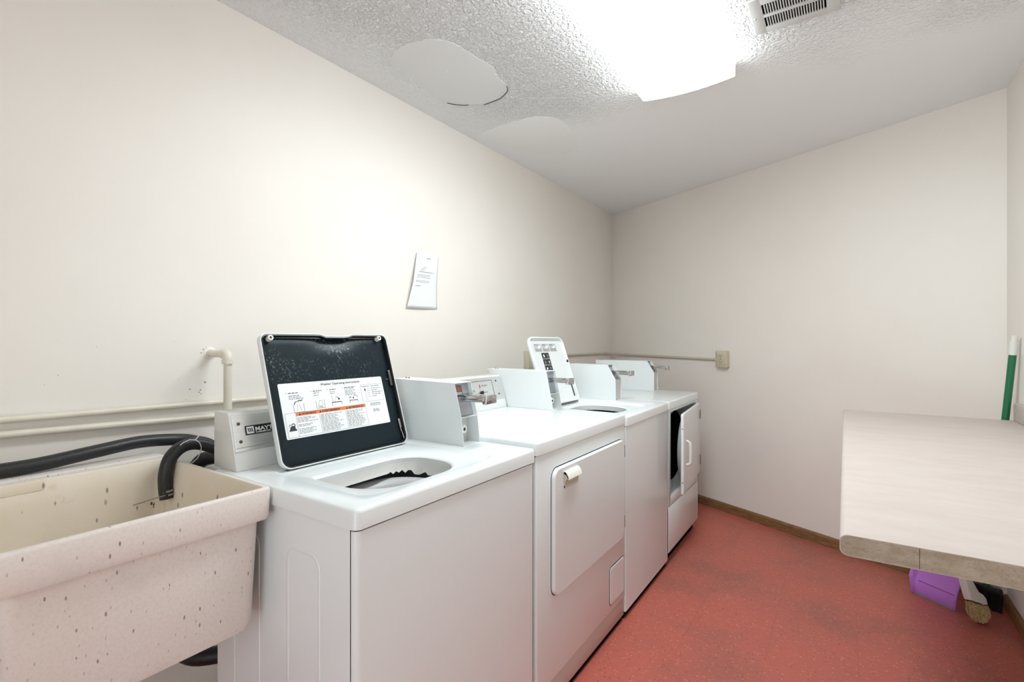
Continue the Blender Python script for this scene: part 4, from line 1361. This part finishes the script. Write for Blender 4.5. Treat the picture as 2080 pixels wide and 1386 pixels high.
vs = [ppos(i / nu, j / nv) for j in range(nv + 1) for i in range(nu + 1)]
fs = [(j * (nu + 1) + i, j * (nu + 1) + i + 1, (j + 1) * (nu + 1) + i + 1, (j + 1) * (nu + 1) + i) for j in range(nv) for i in range(nu)]
mb.add(vs, fs)
sheet = mb.build('sheet', 'paper', tn, smooth=60)
sheet.modifiers.new('thickness', 'SOLIDIFY').thickness = 0.0004
mb = MB()
rn = random.Random(6)
for (v, u0, u1, h) in ((0.890, 0.50, 0.66, 0.016), (0.730, 0.38, 0.54, 0.008), (0.702, 0.30, 0.50, 0.008), (0.674, 0.24, 0.44, 0.008), (0.640, 0.20, 0.80, 0.012), (0.590, 0.14, 0.68, 0.007), (0.566, 0.14, 0.66, 0.007), (0.540, 0.12, 0.70, 0.007), (0.482, 0.10, 0.68, 0.007), (0.458, 0.10, 0.65, 0.007), (0.385, 0.12, 0.32, 0.012)):
    u = u0
    while u < u1:
        e = min(u1, u + rn.uniform(0.03, 0.10))
        mb.quad(ppos(u, v, 0.0009), ppos(e, v, 0.0009), ppos(e, v + h, 0.0009), ppos(u, v + h, 0.0009))
        u = e + 0.012
mb.build('print', 'ink_grey', tn, smooth=0, fixn=False)

# ---------------------------------------------------------------- countertop
CZ, CTH = 0.905, 0.038
CX0, CY0, CY1 = -0.008, 1.083, 3.045
tk = thing('countertop', 'pale laminate folding counter with raw particle-board end', 'countertop', (0.3, 2.0, CZ - CTH))
def post_prof(i=0.0):
    # rounded front edge on the left, flat to the wall
    pts = []
    R = CTH / 2 - i
    rx = 0.012 - i
    zc = CZ - CTH / 2
    pts.append((XR - 0.0005, CZ - i))
    for k in range(0, 9):
        a = math.radians(90 + 90 * k / 8)
        pts.append((CX0 + i + 0.014 + 0.014 * math.cos(a), CZ - i - 0.012 + 0.012 * math.sin(a)))
    for k in range(0, 9):
        a = math.radians(180 + 90 * k / 8)
        pts.append((CX0 + i + 0.014 + 0.014 * math.cos(a), CZ - CTH + i + 0.012 + 0.012 * math.sin(a)))
    pts.append((XR - 0.0005, CZ - CTH + i))
    return pts
mb = MB()
mb.prism(post_prof(), 'Y', CY0, CY1)
mb.build('laminate_top', 'laminate', tk, smooth=40)
core = post_prof(0.0011)
xs_ = 0.105
def half(keep):
    out = []
    for i in range(len(core)):
        a, b = core[i], core[(i + 1) % len(core)]
        ga, gb = keep(a[0]), keep(b[0])
        if ga >= 0:
            out.append(a)
        if ga * gb < 0:
            t_ = ga / (ga - gb)
            out.append((a[0] + (b[0] - a[0]) * t_, a[1] + (b[1] - a[1]) * t_))
    return out
MB().prism(half(lambda x: xs_ - 0.0004 - x), 'Y', CY0 - 0.0006, CY0 + 0.004).build('raw_end', 'board', tk, smooth=0)
MB().prism(half(lambda x: x - xs_ - 0.0004), 'Y', CY0 - 0.0012, CY0 + 0.004).build('raw_end', 'board', tk, smooth=0)
MB().box((xs_ - 0.0006, CY0 - 0.0005, CZ - CTH + 0.0015), (xs_ + 0.0006, CY0 + 0.003, CZ - 0.0015)).build('board_joint', 'edge_dark', tk, smooth=0)
MB().box((XR - 0.022, CY0, CZ - 0.001), (XR - 0.0005, CY1 - 0.01, CZ + 0.078), 0.006, 3).build('backsplash', 'laminate', tk)
MB().box((XR - 0.04, CY0 + 0.05, CZ - CTH - 0.06), (XR - 0.0005, CY1 - 0.03, CZ - CTH), 0.002).build('wall_cleat', 'wood', tk)

# ---------------------------------------------------------------- broom in the corner
tb = thing('broom', 'broom with green handle and white grip leaning in the corner behind the counter', 'broom', (0.55, 3.19, 0))
A = Vector((0.553, 3.186, 0.10))
Bp = Vector((0.594, 3.064, 0.905))
dr_ = (Bp - A)
top = A + dr_ * ((1.279 - 0.10) / dr_.z)
g1 = A + dr_ * ((1.195 - 0.10) / dr_.z)
MB().tube([A, g1], 0.0135, 16).build('handle', 'green', tb, smooth=50)
MB().tube([g1, g1 + (top - g1) * 0.72], 0.0145, 16).build('grip', 'white_plastic', tb, smooth=40)
mb = MB()
mb.tube([g1 + (top - g1) * 0.72, top], 0.0118, 16, caps=True)
mb.build('hanging_cap', 'handle_cream', tb, smooth=40)
hm = Matrix.Translation((A.x, A.y, 0)) @ Matrix.Rotation(math.radians(-26), 4, 'Z')
mb = MB().box((-0.07, -0.018, 0.075), (0.055, 0.018, 0.105), 0.008, 3, mat=hm)
mb.build('broom_head', 'badge_black', tb)
mb = MB()
rn = random.Random(9)
for i in range(14):
    for j in range(3):
        x = -0.064 + i * 0.0088
        y = -0.011 + j * 0.011
        mb.tube([(x, y, 0.09), (x + rn.uniform(-0.004, 0.004), y + rn.uniform(-0.004, 0.004), 0.001)], 0.0036, 5, mat=hm)
o = mb.build('bristles', 'rubber', tb)
o['kind'] = 'stuff'

# ---------------------------------------------------------------- dustpan
pL, pR = Vector((0.278, 3.177, 0.0)), Vector((0.430, 3.058, 0.0))
ux = (pR - pL).normalized()
back = Vector((-ux.y, ux.x, 0)) if (-ux.y) > 0 else Vector((ux.y, -ux.x, 0))
tilt = math.radians(66)
uv = back * math.cos(tilt) + Vector((0, 0, 1)) * math.sin(tilt)
DF = frame(pL + Vector((0, 0, 0.002)), ux, uv)
if DF.col[2].to_3d().dot(Vector((0, -1, 0))) < 0:
    sgn = -1
else:
    sgn = 1
td = thing('dustpan', 'purple plastic dustpan standing on its edge under the counter', 'dustpan', pL)
PW = (pR - pL).length
mb = MB()
cols = 12
rows = []
prof_v = [(0.0, 0.0), (0.06, 0.006), (0.066, 0.010), (0.070, 0.0105), (0.13, 0.004), (0.20, 0.0), (0.225, 0.010), (0.232, 0.03)]
def wall(u):
    # side walls turn up towards the room
    e = max(0.0, abs(2 * u - 1) - 0.80) / 0.20
    return 0.040 * e * e
for (v, d) in prof_v:
    r = []
    k = min(1.0, 0.25 + v / 0.10)
    for i in range(cols * 2 + 1):
        u = i / (cols * 2)
        flare = 1.0 + 0.10 * math.sin(min(1, v / 0.2) * math.pi * 0.8)
        x = PW / 2 + (u - 0.5) * PW * flare
        r.append(Vector((x, v, sgn * (d * 0.4 + wall(u) * k))))
    rows.append(r)
mb.loft(rows, closed=False, mat=DF)
pan = mb.build('pan', 'purple', td, smooth=50)
pan.modifiers.new('thickness', 'SOLIDIFY').thickness = 0.0025
mb = MB()
mb.box((PW * 0.08, 0.062, sgn * 0.004 - 0.001), (PW * 0.90, 0.067, sgn * 0.0055 + 0.001), 0.0008, mat=DF)
mb.build('crease', 'purple_dark', td)
mb = MB()
mb.box((0.0, -0.003, -0.002), (PW, 0.005, 0.004), 0.001, mat=DF)
mb.build('lip', 'lip', td)
mb = MB()
mb.tube([(PW / 2, 0.22, 0.012), (PW / 2, 0.28, 0.02), (PW / 2, 0.36, 0.02)], 0.011, 10, smooth=4, mat=DF)
mb.build('handle', 'purple', td, smooth=50)

# ---------------------------------------------------------------- hand brush
tq = thing('hand_brush', 'white hand brush with tan bristles hanging beside the dustpan', 'brush', (0.50, 2.985, 0))
# local frame: x across the brush, y up along the handle, z towards the camera
bux = Vector((0.62, 0.62, 0.0)).normalized()
buy = Vector((-0.20, 0.22, 1.0)).normalized()
buy = (buy - bux * buy.dot(bux)).normalized()
QF = frame(Vector((0.505, 2.985, 0.003)), bux, buy)
mb = MB()
rn = random.Random(13)
for i in range(17):
    for j in range(4):
        u = i / 16 - 0.5
        x = u * 0.070
        z = (j - 1.5) * 0.008
        x1 = x * 1.22 + rn.uniform(-0.003, 0.003)
        y1 = 0.002 + 0.030 * (abs(u) * 2) ** 2.2 + rn.uniform(0, 0.006)
        mb.tube([(x * 0.92, 0.105 - 0.020 * (u + 0.5), z), (x1 * 1.02, 0.055, z * 1.3), (x1 * 0.9, y1, z * 1.2)], 0.0034, 5, mat=QF)
o = mb.build('bristles', 'bristle', tq, smooth=50)
o['kind'] = 'stuff'
mb = MB()
hp = [(-0.040, 0.100), (-0.020, 0.092), (0.0, 0.086), (0.012, 0.078), (0.040, 0.076), (0.041, 0.100), (0.030, 0.118), (0.012, 0.130), (0.004, 0.150), (-0.004, 0.175), (-0.018, 0.30), (-0.036, 0.30), (-0.040, 0.175), (-0.042, 0.13)]
P3 = [(x, y) for x, y in hp]
mbb = MB().prism(P3, 'Z', -0.018, 0.018, 0.004, 2, mat=QF)
mbb.build('brush_handle', 'white_plastic', tq, smooth=40)
MB().prism([(-0.038, 0.100), (-0.020, 0.092), (0.0, 0.086), (0.012, 0.078), (0.038, 0.076), (0.037, 0.070), (0.010, 0.072), (-0.002, 0.080), (-0.022, 0.086), (-0.037, 0.093)], 'Z', -0.0165, 0.0165, mat=QF).build('ferrule', 'badge_black', tq, smooth=0)
